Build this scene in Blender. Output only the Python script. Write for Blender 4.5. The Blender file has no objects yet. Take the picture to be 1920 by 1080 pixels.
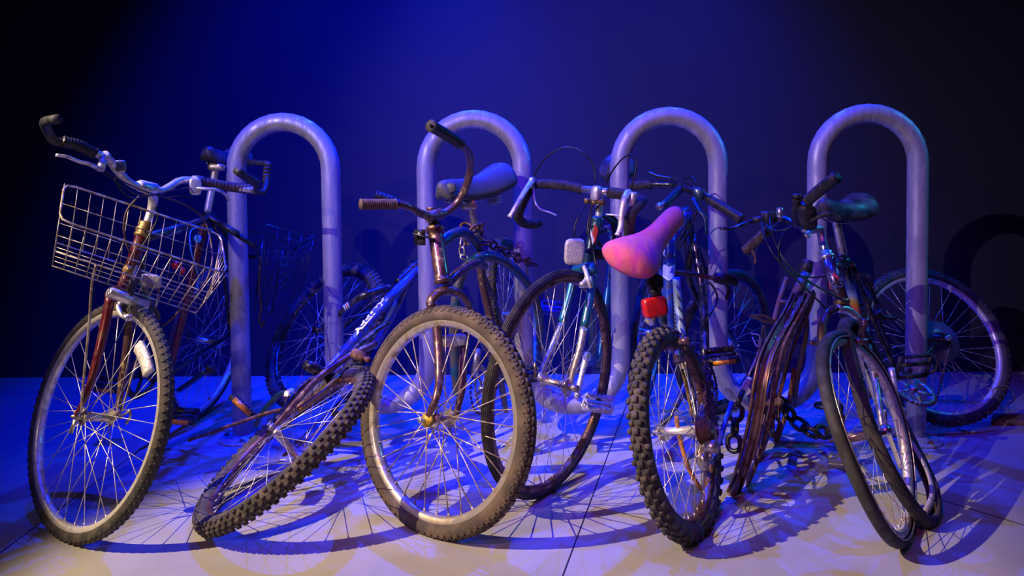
import bpy, math, random
import numpy as np
random.seed(7)
SC = bpy.context.scene
COL = SC.collection
V = lambda *a: np.array(a, float)
def nrm(v): v = np.asarray(v, float); return v / (np.linalg.norm(v) + 1e-12)

# ---------------------------------------------------------------- camera
FPX, CH, TH, RO = 1330.0, 0.93, math.radians(2.0), math.radians(0.6)
CY = 376 + FPX * math.tan(TH)
FWD = V(0, math.cos(TH), -math.sin(TH)); _r0 = V(1, 0, 0); _u0 = V(0, math.sin(TH), math.cos(TH))
RT = math.cos(RO) * _r0 - math.sin(RO) * _u0
UP = math.cos(RO) * _u0 + math.sin(RO) * _r0
CAM = V(0, 0, CH)
cd = bpy.data.cameras.new('camera'); co = bpy.data.objects.new('camera', cd); COL.objects.link(co)
cd.sensor_width = 36; cd.lens = FPX * 36 / 1920; cd.shift_y = -(540 - CY) / 1920; cd.clip_end = 60
from mathutils import Matrix, Vector
co.matrix_world = Matrix(((RT[0], UP[0], -FWD[0], CAM[0]), (RT[1], UP[1], -FWD[1], CAM[1]), (RT[2], UP[2], -FWD[2], CAM[2]), (0, 0, 0, 1)))
SC.camera = co
def P(px, py, Y):                      # a pixel of the photograph at a known depth Y -> a point of the place
    r = FWD + (px - 960) / FPX * RT - (py - CY) / FPX * UP
    return CAM + r * (Y / r[1])
def G(px, py, z=0.0):                  # a pixel on the floor -> a point of the place
    r = FWD + (px - 960) / FPX * RT - (py - CY) / FPX * UP
    return CAM + r * ((z - CH) / r[2])

# ---------------------------------------------------------------- world, lamps, exposure
w = bpy.data.worlds.new('world'); SC.world = w; w.use_nodes = True
w.node_tree.nodes['Background'].inputs[0].default_value = (0.03, 0.025, 0.09, 1)
w.node_tree.nodes['Background'].inputs[1].default_value = 0.06
SC.view_settings.view_transform = 'Standard'; SC.view_settings.look = 'None'
SC.view_settings.exposure = 0.0; SC.view_settings.gamma = 1.0; SC.view_settings.use_curve_mapping = False
def spot(name, loc, target, power, color, angle, blend=0.6, size=0.03):
    l = bpy.data.lights.new(name, 'SPOT'); l.energy = power; l.color = color
    l.spot_size = math.radians(angle); l.spot_blend = blend; l.shadow_soft_size = size
    o = bpy.data.objects.new(name, l); COL.objects.link(o); o.location = loc
    d = Vector(target) - Vector(loc); o.rotation_euler = d.to_track_quat('-Z', 'Y').to_euler(); return o
BLUE = (0.0, 0.03, 1.0)
spot('blue_wall_spot', (-0.85, 1.75, 4.6), (-0.8, 3.8, 0.1), 2300, (0.0, 0.010, 1.0), 50, 1.0, 0.05)
spot('blue_wall_spot', (0.45, 1.75, 4.6), (0.35, 3.8, 0.1), 1700, (0.0, 0.012, 1.0), 54, 1.0, 0.05)
spot('blue_floor_spot', (-0.35, 3.6, 3.1), (-0.1, 2.6, 0.0), 560, BLUE, 68, 0.9, 0.02)
spot('blue_floor_spot', (1.15, 3.55, 2.9), (0.95, 2.4, 0.0), 230, BLUE, 76, 0.9, 0.02)
spot('warm_key_spot', (-4.0, 0.25, 4.2), (-0.1, 1.87, 0.0), 2000, (1.0, 0.76, 0.46), 21.5, 0.5, 0.012)
spot('warm_front_spot', (-2.4, -1.4, 2.2), (-0.5, 2.2, 0.75), 75, (1.0, 0.68, 0.40), 42, 0.9, 0.012)
spot('lavender_front_spot', (-2.6, -0.6, 2.7), (0.25, 2.75, 1.12), 430, (0.80, 0.66, 1.0), 42, 0.9, 0.012)
spot('magenta_side_spot', (-0.9, -0.8, 3.2), (0.5, 2.1, 0.4), 75, (1.0, 0.08, 0.75), 46, 0.8, 0.012)
spot('teal_side_spot', (3.4, 2.6, 2.4), (0.6, 2.7, 0.7), 80, (0.02, 0.40, 0.8), 50, 0.8, 0.03)

# ---------------------------------------------------------------- materials
def mat(name, col, rough=0.5, metal=0.0, dirt=None, scale=30.0, amount=0.35, bump=0.0, coat=0.0, stretch=None, alpha=None, trans=0):
    m = bpy.data.materials.new(name); m.use_nodes = True; nt = m.node_tree; b = nt.nodes['Principled BSDF']
    b.inputs['Base Color'].default_value = (*col, 1); b.inputs['Roughness'].default_value = rough; b.inputs['Metallic'].default_value = metal
    if coat: b.inputs['Coat Weight'].default_value = coat; b.inputs['Coat Roughness'].default_value = 0.12
    if trans: b.inputs['Transmission Weight'].default_value = trans
    tc = nt.nodes.new('ShaderNodeTexCoord'); no = nt.nodes.new('ShaderNodeTexNoise'); no.inputs['Scale'].default_value = scale
    no.inputs['Detail'].default_value = 5
    if stretch:
        mp = nt.nodes.new('ShaderNodeMapping'); mp.inputs['Scale'].default_value = stretch
        nt.links.new(tc.outputs['Object'], mp.inputs[0]); nt.links.new(mp.outputs[0], no.inputs['Vector'])
    else: nt.links.new(tc.outputs['Object'], no.inputs['Vector'])
    if dirt:
        cr = nt.nodes.new('ShaderNodeValToRGB'); cr.color_ramp.elements[0].position = 0.62 - amount * 0.5; cr.color_ramp.elements[1].position = 0.72 - amount * 0.35
        cr.color_ramp.elements[0].color = (*col, 1); cr.color_ramp.elements[1].color = (*dirt, 1)
        nt.links.new(no.outputs['Fac'], cr.inputs[0]); nt.links.new(cr.outputs[0], b.inputs['Base Color'])
        mr = nt.nodes.new('ShaderNodeMapRange'); mr.inputs[1].default_value = 0.4; mr.inputs[2].default_value = 0.65
        mr.inputs[3].default_value = rough; mr.inputs[4].default_value = min(1, rough + 0.25)
        nt.links.new(no.outputs['Fac'], mr.inputs[0]); nt.links.new(mr.outputs[0], b.inputs['Roughness'])
    if bump:
        bu = nt.nodes.new('ShaderNodeBump'); bu.inputs['Strength'].default_value = bump; bu.inputs['Distance'].default_value = 0.003
        nt.links.new(no.outputs['Fac'], bu.inputs['Height']); nt.links.new(bu.outputs[0], b.inputs['Normal'])
    return m
M = dict(
 galv=mat('galvanised_pipe', (0.52, 0.50, 0.52), 0.40, 0.35, (0.36, 0.35, 0.39), 14, 0.5, 0.15, stretch=(3, 3, 0.7)),
 steel=mat('dull_steel', (0.62, 0.60, 0.60), 0.32, 0.9, (0.35, 0.25, 0.20), 60, 0.3),
 chrome=mat('chrome', (0.88, 0.87, 0.90), 0.24, 0.9, (0.5, 0.42, 0.38), 45, 0.15),
 alloy=mat('brushed_alloy', (0.80, 0.77, 0.78), 0.33, 0.6, (0.55, 0.48, 0.45), 50, 0.25),
 spoke=mat('spoke_wire', (0.80, 0.76, 0.72), 0.3, 0.7, (0.5, 0.4, 0.32), 80, 0.3),
 rust=mat('rusty_iron', (0.26, 0.12, 0.08), 0.75, 0.3, (0.12, 0.06, 0.05), 60, 0.5, 0.5),
 tyre=mat('dusty_rubber', (0.028, 0.026, 0.027), 0.7, 0, (0.07, 0.06, 0.055), 25, 0.35, 0.2),
 tyre_br=mat('brown_rubber', (0.12, 0.085, 0.06), 0.8, 0, (0.07, 0.055, 0.045), 18, 0.5, 0.25),
 knob=mat('knobbly_rubber', (0.10, 0.08, 0.075), 0.8, 0, (0.05, 0.045, 0.045), 30, 0.5, 0.3),
 black=mat('black_plastic', (0.02, 0.02, 0.022), 0.42, 0, (0.05, 0.045, 0.05), 50, 0.3, 0.1),
 foam=mat('black_foam', (0.025, 0.022, 0.025), 0.85, 0, (0.06, 0.05, 0.05), 60, 0.4, 0.4),
 brown=mat('brown_grip', (0.07, 0.035, 0.035), 0.7, 0, (0.12, 0.08, 0.07), 60, 0.4, 0.3),
 blackpaint=mat('black_paint', (0.015, 0.015, 0.02), 0.22, 0.2, (0.10, 0.08, 0.08), 40, 0.2, coat=0.6),
 maroon=mat('maroon_paint', (0.13, 0.012, 0.03), 0.25, 0.3, (0.10, 0.04, 0.03), 40, 0.25, coat=0.6),
 teal=mat('teal_paint', (0.01, 0.16, 0.30), 0.22, 0.35, (0.03, 0.07, 0.10), 35, 0.25, coat=0.7),
 dteal=mat('dark_teal_paint', (0.012, 0.05, 0.09), 0.25, 0.3, (0.03, 0.04, 0.05), 35, 0.2, coat=0.6),
 blue=mat('blue_paint', (0.02, 0.06, 0.42), 0.28, 0.2, (0.05, 0.05, 0.12), 45, 0.3, coat=0.5),
 purple=mat('worn_bronze_paint', (0.13, 0.065, 0.085), 0.24, 0.55, (0.38, 0.30, 0.14), 55, 0.08, coat=0.6),
 rustblue=mat('rusting_blue_paint', (0.04, 0.10, 0.32), 0.4, 0.2, (0.17, 0.08, 0.06), 16, 0.5, 0.2),
 holo=mat('oil_slick_black_chrome', (0.14, 0.09, 0.18), 0.2, 0.8, (0.20, 0.12, 0.10), 12, 0.3, coat=0.8),
 brass=mat('brass_hardware', (0.50, 0.33, 0.10), 0.35, 0.8, (0.3, 0.2, 0.08), 60, 0.4),
 yellow=mat('yellow_nut', (0.75, 0.52, 0.03), 0.45, 0.1, (0.25, 0.16, 0.04), 60, 0.3),
 gold=mat('gold_anodised', (0.62, 0.42, 0.12), 0.25, 0.8),
 orange=mat('orange_paint', (0.62, 0.22, 0.03), 0.45, 0, (0.25, 0.12, 0.06), 40, 0.4),
 amber=mat('amber_reflector', (0.85, 0.28, 0.02), 0.3, 0, coat=0.5),
 red=mat('red_reflector', (0.62, 0.01, 0.02), 0.25, 0, (0.35, 0.01, 0.02), 120, 0.4, coat=0.7),
 white=mat('white_reflector', (0.75, 0.72, 0.68), 0.4, 0, (0.5, 0.46, 0.42), 90, 0.4, coat=0.3),
 cream=mat('frosted_reflector', (0.55, 0.52, 0.55), 0.35, 0.1, (0.38, 0.34, 0.38), 220, 0.5, 0.5, coat=0.5),
 decal=mat('white_lettering', (0.72, 0.76, 0.85), 0.45),
 decal_blue=mat('pale_blue_lettering', (0.22, 0.34, 0.55), 0.45),
 decal_red=mat('red_lettering', (0.7, 0.05, 0.05), 0.45),
 sticker=mat('blue_sticker', (0.03, 0.25, 0.75), 0.4, 0, (0.05, 0.5, 0.5), 90, 0.3),
 wire=mat('basket_wire', (0.60, 0.52, 0.46), 0.42, 0.6, (0.28, 0.20, 0.15), 35, 0.4),
 darkwire=mat('black_basket_wire', (0.06, 0.06, 0.09), 0.3, 0.6),
 cable=mat('black_cable', (0.012, 0.012, 0.014), 0.35),
 browncable=mat('brown_cable', (0.12, 0.06, 0.045), 0.6),
 pink=mat('pink_suede', (0.56, 0.045, 0.34), 0.9, 0, (0.60, 0.11, 0.22), 16, 0.5, 0.9, stretch=(2.2, 1, 0.8)),
 seat=mat('worn_black_vinyl', (0.03, 0.03, 0.035), 0.38, 0, (0.07, 0.06, 0.07), 20, 0.35, 0.3),
 greyseat=mat('grey_vinyl', (0.085, 0.085, 0.10), 0.45, 0, (0.07, 0.07, 0.08), 14, 0.4, 0.2),
 wood=mat('weathered_plank', (0.22, 0.16, 0.12), 0.8, 0, (0.12, 0.08, 0.06), 20, 0.5, 0.4, stretch=(1, 14, 6)),
 brownmetal=mat('tarnished_rim', (0.30, 0.17, 0.15), 0.35, 0.8, (0.14, 0.07, 0.06), 25, 0.4),
 warmrim=mat('tarnished_chrome_rim', (0.72, 0.66, 0.58), 0.28, 0.75, (0.42, 0.34, 0.24), 30, 0.3),
 clear=mat('smoked_plastic_disc', (0.5, 0.5, 0.5), 0.3, 0, trans=0.75),
 greyrub=mat('grey_perished_rubber', (0.048, 0.044, 0.048), 0.65, 0, (0.03, 0.027, 0.03), 25, 0.4, 0.2),
 joint=mat('joint_filler', (0.01, 0.01, 0.012), 0.9),
)
M['bluegrey'] = mat('faded_blue_paint', (0.012, 0.075, 0.17), 0.3, 0.3, (0.07, 0.06, 0.07), 22, 0.4, coat=0.4)
# wall paint: dark grey eggshell, floor: sealed concrete
M['wall'] = mat('dark_wall_paint', (0.018, 0.0155, 0.036), 0.8)
M['floor'] = mat('sealed_concrete', (0.42, 0.40, 0.40), 0.40, 0, (0.34, 0.325, 0.33), 2.3, 0.5, 0.04)
# a painted fade: seat tube with blue, white, yellow, orange, pink bands along its length
def bands(name, z0, z1, cols):
    m = bpy.data.materials.new(name); m.use_nodes = True; nt = m.node_tree; b = nt.nodes['Principled BSDF']
    tc = nt.nodes.new('ShaderNodeTexCoord'); sp = nt.nodes.new('ShaderNodeSeparateXYZ'); mr = nt.nodes.new('ShaderNodeMapRange'); cr = nt.nodes.new('ShaderNodeValToRGB')
    nt.links.new(tc.outputs['Object'], sp.inputs[0]); nt.links.new(sp.outputs[2], mr.inputs[0]); mr.inputs[1].default_value = z0; mr.inputs[2].default_value = z1
    nt.links.new(mr.outputs[0], cr.inputs[0]); nt.links.new(cr.outputs[0], b.inputs['Base Color'])
    e = cr.color_ramp.elements; e[0].position = cols[0][0]; e[0].color = (*cols[0][1], 1); e[1].position = cols[-1][0]; e[1].color = (*cols[-1][1], 1)
    for p, c in cols[1:-1]: q = e.new(p); q.color = (*c, 1)
    b.inputs['Roughness'].default_value = 0.2; b.inputs['Coat Weight'].default_value = 0.7; return m

# ---------------------------------------------------------------- mesh helpers
class MB:
    def __init__(s): s.v = []; s.f = []
    def add(s, v, f):
        k = len(s.v); s.v += [tuple(map(float, q)) for q in v]; s.f += [tuple(i + k for i in g) for g in f]; return s
ROOTLOC = {}
def obj(name, mb, m, parent=None, sharp=False):
    me = bpy.data.meshes.new(name); o = bpy.data.objects.new(name, me); COL.objects.link(o)
    off = np.zeros(3)
    if parent is not None: o.parent = parent; off = ROOTLOC[parent.name]; ROOTLOC[o.name] = off
    me.from_pydata([tuple(np.asarray(q) - off) for q in mb.v], [], mb.f)
    me.polygons.foreach_set('use_smooth', [not sharp] * len(me.polygons))
    me.materials.append(m); me.update()
    if parent is None: ROOTLOC[o.name] = off
    return o
def thing(name, label, cat, loc, group=None):
    o = bpy.data.objects.new(name, None); COL.objects.link(o); o.location = tuple(loc); o.empty_display_size = 0.1
    o['label'] = label; o['category'] = cat
    if group: o['group'] = group
    ROOTLOC[o.name] = np.asarray(loc, float); return o
def crv(pts, n=6, closed=False):       # Catmull-Rom through the points
    pts = [np.asarray(p, float) for p in pts]
    if len(pts) < 3: return pts
    out = []; N = len(pts)
    for i in range(N if closed else N - 1):
        p1, p2 = pts[i], pts[(i + 1) % N]
        p0 = pts[(i - 1) % N] if closed or i > 0 else 2 * p1 - p2
        p3 = pts[(i + 2) % N] if closed or i < N - 2 else 2 * p2 - p1
        for k in range(n):
            t = k / n; out.append(0.5 * ((2 * p1) + (-p0 + p2) * t + (2 * p0 - 5 * p1 + 4 * p2 - p3) * t * t + (-p0 + 3 * p1 - 3 * p2 + p3) * t ** 3))
    if not closed: out.append(pts[-1])
    return out
def sweep(mb, pts, r, seg=10, closed=False, caps=True, flat=1.0, upv=None):
    pts = [np.asarray(p, float) for p in pts]; N = len(pts)
    rr = r if isinstance(r, (list, tuple, np.ndarray)) else [r] * N
    if len(rr) != N: rr = np.interp(np.linspace(0, 1, N), np.linspace(0, 1, len(rr)), rr)
    T = []
    for i in range(N):
        a = pts[(i - 1) % N] if closed or i > 0 else pts[0]; b = pts[(i + 1) % N] if closed or i < N - 1 else pts[-1]
        T.append(nrm(b - a))
    u = np.cross(T[0], upv if upv is not None else (V(0, 0, 1) if abs(T[0][2]) < 0.9 else V(1, 0, 0))); u = nrm(u); vs = []; U0 = u
    for i in range(N):
        u = nrm(u - T[i] * np.dot(u, T[i])); v = np.cross(T[i], u)
        for k in range(seg):
            a = 2 * math.pi * k / seg; vs.append(pts[i] + rr[i] * (math.cos(a) * u + flat * math.sin(a) * v))
    fs = []
    shift = 0
    if closed:
        # rotational offset where the loop closes
        uu = nrm(u - T[0] * np.dot(u, T[0])); v0 = np.cross(T[0], U0)
        ang = math.atan2(np.dot(uu, v0), np.dot(uu, U0)); shift = int(round(ang / (2 * math.pi) * seg))
    for i in range(N if closed else N - 1):
        j = (i + 1) % N; s = shift if (closed and j == 0) else 0
        for k in range(seg):
            k2 = (k + 1) % seg
            fs.append((i * seg + k, i * seg + k2, j * seg + (k2 + s) % seg, j * seg + (k + s) % seg))
    if caps and not closed: fs.append(tuple(range(seg - 1, -1, -1))); fs.append(tuple((N - 1) * seg + k for k in range(seg)))
    mb.add(vs, fs); return mb
def lathe(mb, p0, d, prof, seg=16):    # prof: (distance along d, radius)
    d = nrm(d); u = nrm(np.cross(d, V(0, 0, 1) if abs(d[2]) < 0.9 else V(1, 0, 0))); v = np.cross(d, u); vs = []; fs = []
    for (t, r) in prof:
        for k in range(seg):
            a = 2 * math.pi * k / seg; vs.append(np.asarray(p0) + d * t + max(r, 1e-5) * (math.cos(a) * u + math.sin(a) * v))
    for i in range(len(prof) - 1):
        for k in range(seg): fs.append((i * seg + k, i * seg + (k + 1) % seg, (i + 1) * seg + (k + 1) % seg, (i + 1) * seg + k))
    fs.append(tuple(range(seg - 1, -1, -1))); fs.append(tuple((len(prof) - 1) * seg + k for k in range(seg)))
    mb.add(vs, fs); return mb
def box(mb, c, ax, ay, az, h):         # half sizes h along three unit axes
    c = np.asarray(c, float); vs = []
    for i in (-1, 1):
        for j in (-1, 1):
            for k in (-1, 1): vs.append(c + i * h[0] * ax + j * h[1] * ay + k * h[2] * az)
    mb.add(vs, [(0, 1, 3, 2), (4, 6, 7, 5), (0, 4, 5, 1), (2, 3, 7, 6), (0, 2, 6, 4), (1, 5, 7, 3)]); return mb
def bbox_round(mb, c, ax, ay, az, h, b=0.25, n=4):   # rounded slab: superellipse in ax/ay, softened along az
    prof = [(-1, 1 - b), (-1 + b * 0.6, 1), (1 - b * 0.6, 1), (1, 1 - b)]; seg = 24; vs = []; fs = []
    for (t, s) in prof:
        for k in range(seg):
            a = 2 * math.pi * k / seg; ca, sa = math.cos(a), math.sin(a); q = (abs(ca) ** n + abs(sa) ** n) ** (-1 / n)
            vs.append(np.asarray(c) + h[0] * s * q * ca * ax + h[1] * s * q * sa * ay + h[2] * t * az)
    for i in range(3):
        for k in range(seg): fs.append((i * seg + k, i * seg + (k + 1) % seg, (i + 1) * seg + (k + 1) % seg, (i + 1) * seg + k))
    fs.append(tuple(range(seg - 1, -1, -1))); fs.append(tuple(3 * seg + k for k in range(seg)))
    mb.add(vs, fs); return mb
def px(pts): return [P(*q) for q in pts]
def tube(parent, name, pts, r, m, n=5, seg=12, smooth=True, closed=False, flat=1.0, world=False):
    q = pts if world else px(pts)
    q = crv(q, n, closed) if smooth and len(q) > 2 else q
    return obj(name, sweep(MB(), q, r, seg, closed, flat=flat), m, parent)
def frame_of(az, lean):
    az, lean = math.radians(az), math.radians(lean)
    n = V(math.sin(az) * math.cos(lean), -math.cos(az) * math.cos(lean), math.sin(lean))
    a = nrm(np.cross(n, V(0, 0, 1))); b = np.cross(a, n)
    if b[2] < 0: b = -b
    return n, a, b
def floor_clamp(v, n, cz=None):
    if v[2] < 0.003:
        d = 0.003 - v[2]; s = np.sign(np.dot(v - cz, n)) if cz is not None else 0
        return V(v[0], v[1], 0.003) + V(n[0], n[1], 0) * s * d * 0.9
    return v

def ring(mb, path, centre, prof, closed_prof=True, clamp=None):
    """sweep a profile (radial, axial) round a closed path"""
    N = len(path); K = len(prof); vs = []; fs = []; prev = None
    for i in range(N):
        t = nrm(path[(i + 1) % N] - path[(i - 1) % N]); rad = path[i] - centre; rad = nrm(rad - t * np.dot(rad, t)); ax = np.cross(t, rad)
        for (r, a) in prof:
            q = path[i] + rad * r + ax * a
            if clamp is not None: q = floor_clamp(q, clamp, path[i])
            vs.append(q)
    for i in range(N):
        j = (i + 1) % N
        for k in range(K if closed_prof else K - 1): fs.append((i * K + k, i * K + (k + 1) % K, j * K + (k + 1) % K, j * K + k))
    mb.add(vs, fs); return mb
def circle(c, a, b, R, N=96, fn=None):
    out = []
    for i in range(N):
        t = 2 * math.pi * i / N; p = c + R * (math.cos(t) * a + math.sin(t) * b)
        if fn: p = fn(t, p)
        out.append(p)
    return out
def add_knobs(mb, c, n, a, b, R, tw, rows, count, clampn, fn=None):
    """rows: (cross-section angle in degrees, half length, half width, height, angular offset, skew)"""
    Rc = R - tw / 2; r = tw / 2
    for (phi, hl, hw, hh, off, skew) in rows:
        ph = math.radians(phi)
        for i in range(count):
            t = 2 * math.pi * (i + off) / count; rad = math.cos(t) * a + math.sin(t) * b; tan = -math.sin(t) * a + math.cos(t) * b
            nor = math.cos(ph) * rad + math.sin(ph) * n; lat = -math.sin(ph) * rad + math.cos(ph) * n
            base = c + Rc * rad
            if fn: base = fn(t, base)
            q = base + nor * (r + hh * 0.4)
            d1 = nrm(tan + skew * lat); d2 = np.cross(nor, d1)
            m2 = MB(); box(m2, q, d1, d2, nor, (hl, hw, hh))
            m2.v = [tuple(floor_clamp(V(*v), clampn, base)) for v in m2.v]
            mb.add(m2.v, m2.f)
def make_wheel(bike, name, c, az, lean, R, tw, rimw=0.022, nsp=36, tyre=None, rim=None, tread=None, hub=0.05, hubm=None, fr=0.019, sr=0.0011,
               spm=None, fn=None, hubc=None, ax_ext=0.025, cross=1.0, tyre_prof=None, skip=(), rimdeep=1.0, nut=True):
    n, a, b = frame_of(az, lean); c = np.asarray(c, float); hc = c if hubc is None else np.asarray(hubc)
    Ro = R - tw * 0.80
    rw = rimw / 2; d = rimdeep
    prof = [(0.0, -rw), (0.003, -rw), (0.003, -rw * 0.8), (-0.004, -rw * 0.6), (-0.004, rw * 0.6), (0.003, rw * 0.8), (0.003, rw), (0, rw), (-0.012 * d, rw), (-0.017 * d, rw * 0.5), (-0.018 * d, 0), (-0.017 * d, -rw * 0.5), (-0.012 * d, -rw)]
    rimo = obj(name, ring(MB(), circle(c, a, b, Ro, 96, fn), c, prof), rim or M['alloy'], bike)
    k = 14; tp = tyre_prof or [(tw / 2 * math.cos(2 * math.pi * i / k), tw / 2 * math.sin(2 * math.pi * i / k)) for i in range(k)]
    mt = ring(MB(), circle(c, a, b, R - tw / 2, 110, fn), c, tp, clamp=n)
    if tread: add_knobs(mt, c, n, a, b, R, tw, tread[1], tread[0], n, fn)
    obj('tyre', mt, tyre or M['tyre'], rimo)
    h = MB(); L = hub
    lathe(h, hc - n * (L + ax_ext), n, [(0, 0.004), (ax_ext - 0.008, 0.005), (ax_ext - 0.008, 0.009 if nut else 0.005), (ax_ext - 0.001, 0.009 if nut else 0.005), (ax_ext - 0.001, 0.013), (ax_ext + 0.004, fr + 0.004), (ax_ext + 0.007, fr + 0.004), (ax_ext + 0.012, 0.014),
        (ax_ext + L, 0.012), (ax_ext + 2 * L - 0.012, 0.014), (ax_ext + 2 * L - 0.007, fr + 0.004), (ax_ext + 2 * L - 0.004, fr + 0.004), (ax_ext + 2 * L + 0.001, 0.013), (ax_ext + 2 * L + 0.001, 0.009 if nut else 0.005), (ax_ext + 2 * L + 0.008, 0.009 if nut else 0.005), (2 * L + 2 * ax_ext, 0.004)], 18)
    obj('hub', h, hubm or M['steel'], rimo)
    for i in range(nsp):
        if i in skip: continue
        t = 2 * math.pi * (i + 0.5) / nsp; s = 1 if i % 2 else -1; lead = 1 if (i // 2) % 2 else -1
        th = t + lead * cross
        p0 = hc + n * s * (L - 0.006) + fr * (math.cos(th) * a + math.sin(th) * b)
        p1 = c + (Ro - 0.014 * d) * (math.cos(t) * a + math.sin(t) * b)
        if fn: p1 = fn(t, p1)
        dd = nrm(p0 - p1); mb = MB(); sweep(mb, [p0, p1], sr, 5)
        sweep(mb, [p1 - dd * 0.002, p1 + dd * 0.012], sr * 1.9, 6)
        obj('spoke', mb, spm or M['spoke'], rimo)
    return rimo, n, a, b
def wheel_reflector(parent, c, n, a, b, r0, r1, t0, t1, m, thick=0.006):
    mb = MB(); K = 10
    for s, z in ((0, -thick / 2), (1, thick / 2)): pass
    vs = []; fs = []
    for i in range(K + 1):
        t = t0 + (t1 - t0) * i / K; rad = math.cos(t) * a + math.sin(t) * b
        for (r, z) in ((r0, -thick), (r1, -thick), (r1, thick), ((r0 + r1) / 2, thick * 1.8), (r0, thick)): vs.append(c + rad * r + n * z)
    for i in range(K):
        for k in range(5): fs.append((i * 5 + k, i * 5 + (k + 1) % 5, (i + 1) * 5 + (k + 1) % 5, (i + 1) * 5 + k))
    fs.append((4, 3, 2, 1, 0)); fs.append(tuple(K * 5 + k for k in range(5)))
    mb.add(vs, fs); return obj('wheel_reflector', mb, m, parent)
def make_saddle(bike, rear, nose, upv, wid, thick, m, name='saddle', nosew=0.2, k=2.6, dip=0.012, label=None, dr=0.35):
    d = nose - rear; L = np.linalg.norm(d); d = d / L; lat = nrm(np.cross(d, upv)); u = np.cross(lat, d)
    if np.dot(u, upv) < 0: u = -u
    NS = 26; SG = 28; vs = []; fs = []
    for i in range(NS + 1):
        t = i / NS
        w = wid / 2 * (nosew + (1 - nosew) * (1 / (1 + math.exp((t - 0.42) * 11))) * 1.0)
        e = min(1, math.sqrt(max(0, 1 - (1 - min(1, t / 0.16)) ** 2))) * min(1, math.sqrt(max(0, 1 - (1 - min(1, (1 - t) / 0.07)) ** 2)))
        e = max(e, 0.03); w *= e; h = thick / 2 * (0.75 + 0.35 * (1 - t)) * (0.35 + 0.65 * e)
        cc = rear + d * L * t + u * (dip * math.cos(t * 2 * math.pi) - dip)
        for q in range(SG):
            a = 2 * math.pi * q / SG; ca, sa = math.cos(a), math.sin(a)
            x = abs(ca) ** (2 / k) * (1 if ca > 0 else -1); y = abs(sa) ** (2 / k) * (1 if sa > 0 else -1)
            drop = -dr * thick * (x * x) if y > 0 else -dr * thick * (x * x) * 0.6
            vs.append(cc + lat * w * x + u * (h * y + drop * e))
    for i in range(NS):
        for q in range(SG): fs.append((i * SG + q, i * SG + (q + 1) % SG, (i + 1) * SG + (q + 1) % SG, (i + 1) * SG + q))
    fs.append(tuple(range(SG - 1, -1, -1))); fs.append(tuple(NS * SG + q for q in range(SG)))
    o = obj(name, MB().add(vs, fs), m, bike)
    if label: o['label'] = label
    for s in (-1, 1):
        rl = [rear + d * L * t + lat * s * ww - u * (thick * 0.5 + hh) for t, ww, hh in ((0.1, 0.035, 0.0), (0.3, 0.022, 0.022), (0.65, 0.022, 0.022), (0.92, 0.008, 0.0))]
        obj('saddle_rail', sweep(MB(), crv(rl, 5), 0.0035, 8), M['steel'], o)
    return o
def make_pedal(bike, c, axis, flatn, L=0.09, W=0.06, body=None, refl=M['amber'], cage=False):
    axis = nrm(axis); flatn = nrm(flatn - axis * np.dot(flatn, axis)); w = np.cross(axis, flatn); mb = MB()
    sweep(mb, [c - axis * L / 2, c + axis * L * 0.5], 0.009, 10)
    for s in (-1, 1):
        box(mb, c + w * s * W / 2, axis, w, flatn, (L / 2, 0.004 if cage else 0.009, 0.011))
        box(mb, c + axis * s * L / 2, axis, w, flatn, (0.004, W / 2, 0.008))
        for k in range(7): box(mb, c + w * s * W / 2 + axis * (k - 3) * L / 7.5 + flatn * 0.012, axis, w, flatn, (0.003, 0.004, 0.003))
    if cage: box(mb, c, axis, w, flatn, (L / 2, 0.007, 0.006))
    o = obj('pedal', mb, body or M['black'], bike)
    if refl:
        for s in (-1, 1): obj('pedal_reflector', box(MB(), c + w * s * (W / 2 + 0.008), axis, w, flatn, (L * 0.36, 0.004, 0.0095)), refl, o).__setitem__('label', 'amber pedal reflector')
    return o
def make_chainring(bike, c, n, R, teeth, m, name='chainring', holes=True):
    n = nrm(n); u = nrm(np.cross(n, V(0, 0, 1))); v = np.cross(n, u); mb = MB(); K = teeth * 4; vs = []; fs = []
    for i in range(K):
        a = 2 * math.pi * i / K; ro = R + (0.004 if i % 4 in (1, 2) else -0.002)
        e = math.cos(a) * u + math.sin(a) * v
        for (r, z) in ((ro, -0.0015), (ro, 0.0015), (R * 0.78, 0.0015), (R * 0.78, -0.0015)): vs.append(c + e * r + n * z)
    for i in range(K):
        j = (i + 1) % K
        for k in range(4): fs.append((i * 4 + k, i * 4 + (k + 1) % 4, j * 4 + (k + 1) % 4, j * 4 + k))
    mb.add(vs, fs)
    for q in range(5):
        a = 2 * math.pi * q / 5; e = math.cos(a) * u + math.sin(a) * v; box(mb, c + e * R * 0.45, e, np.cross(n, e), n, (R * 0.42, R * 0.09, 0.002))
    lathe(mb, c - n * 0.012, n, [(0, 0.015), (0.024, 0.015)], 14)
    return obj(name, mb, m, bike)
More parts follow.
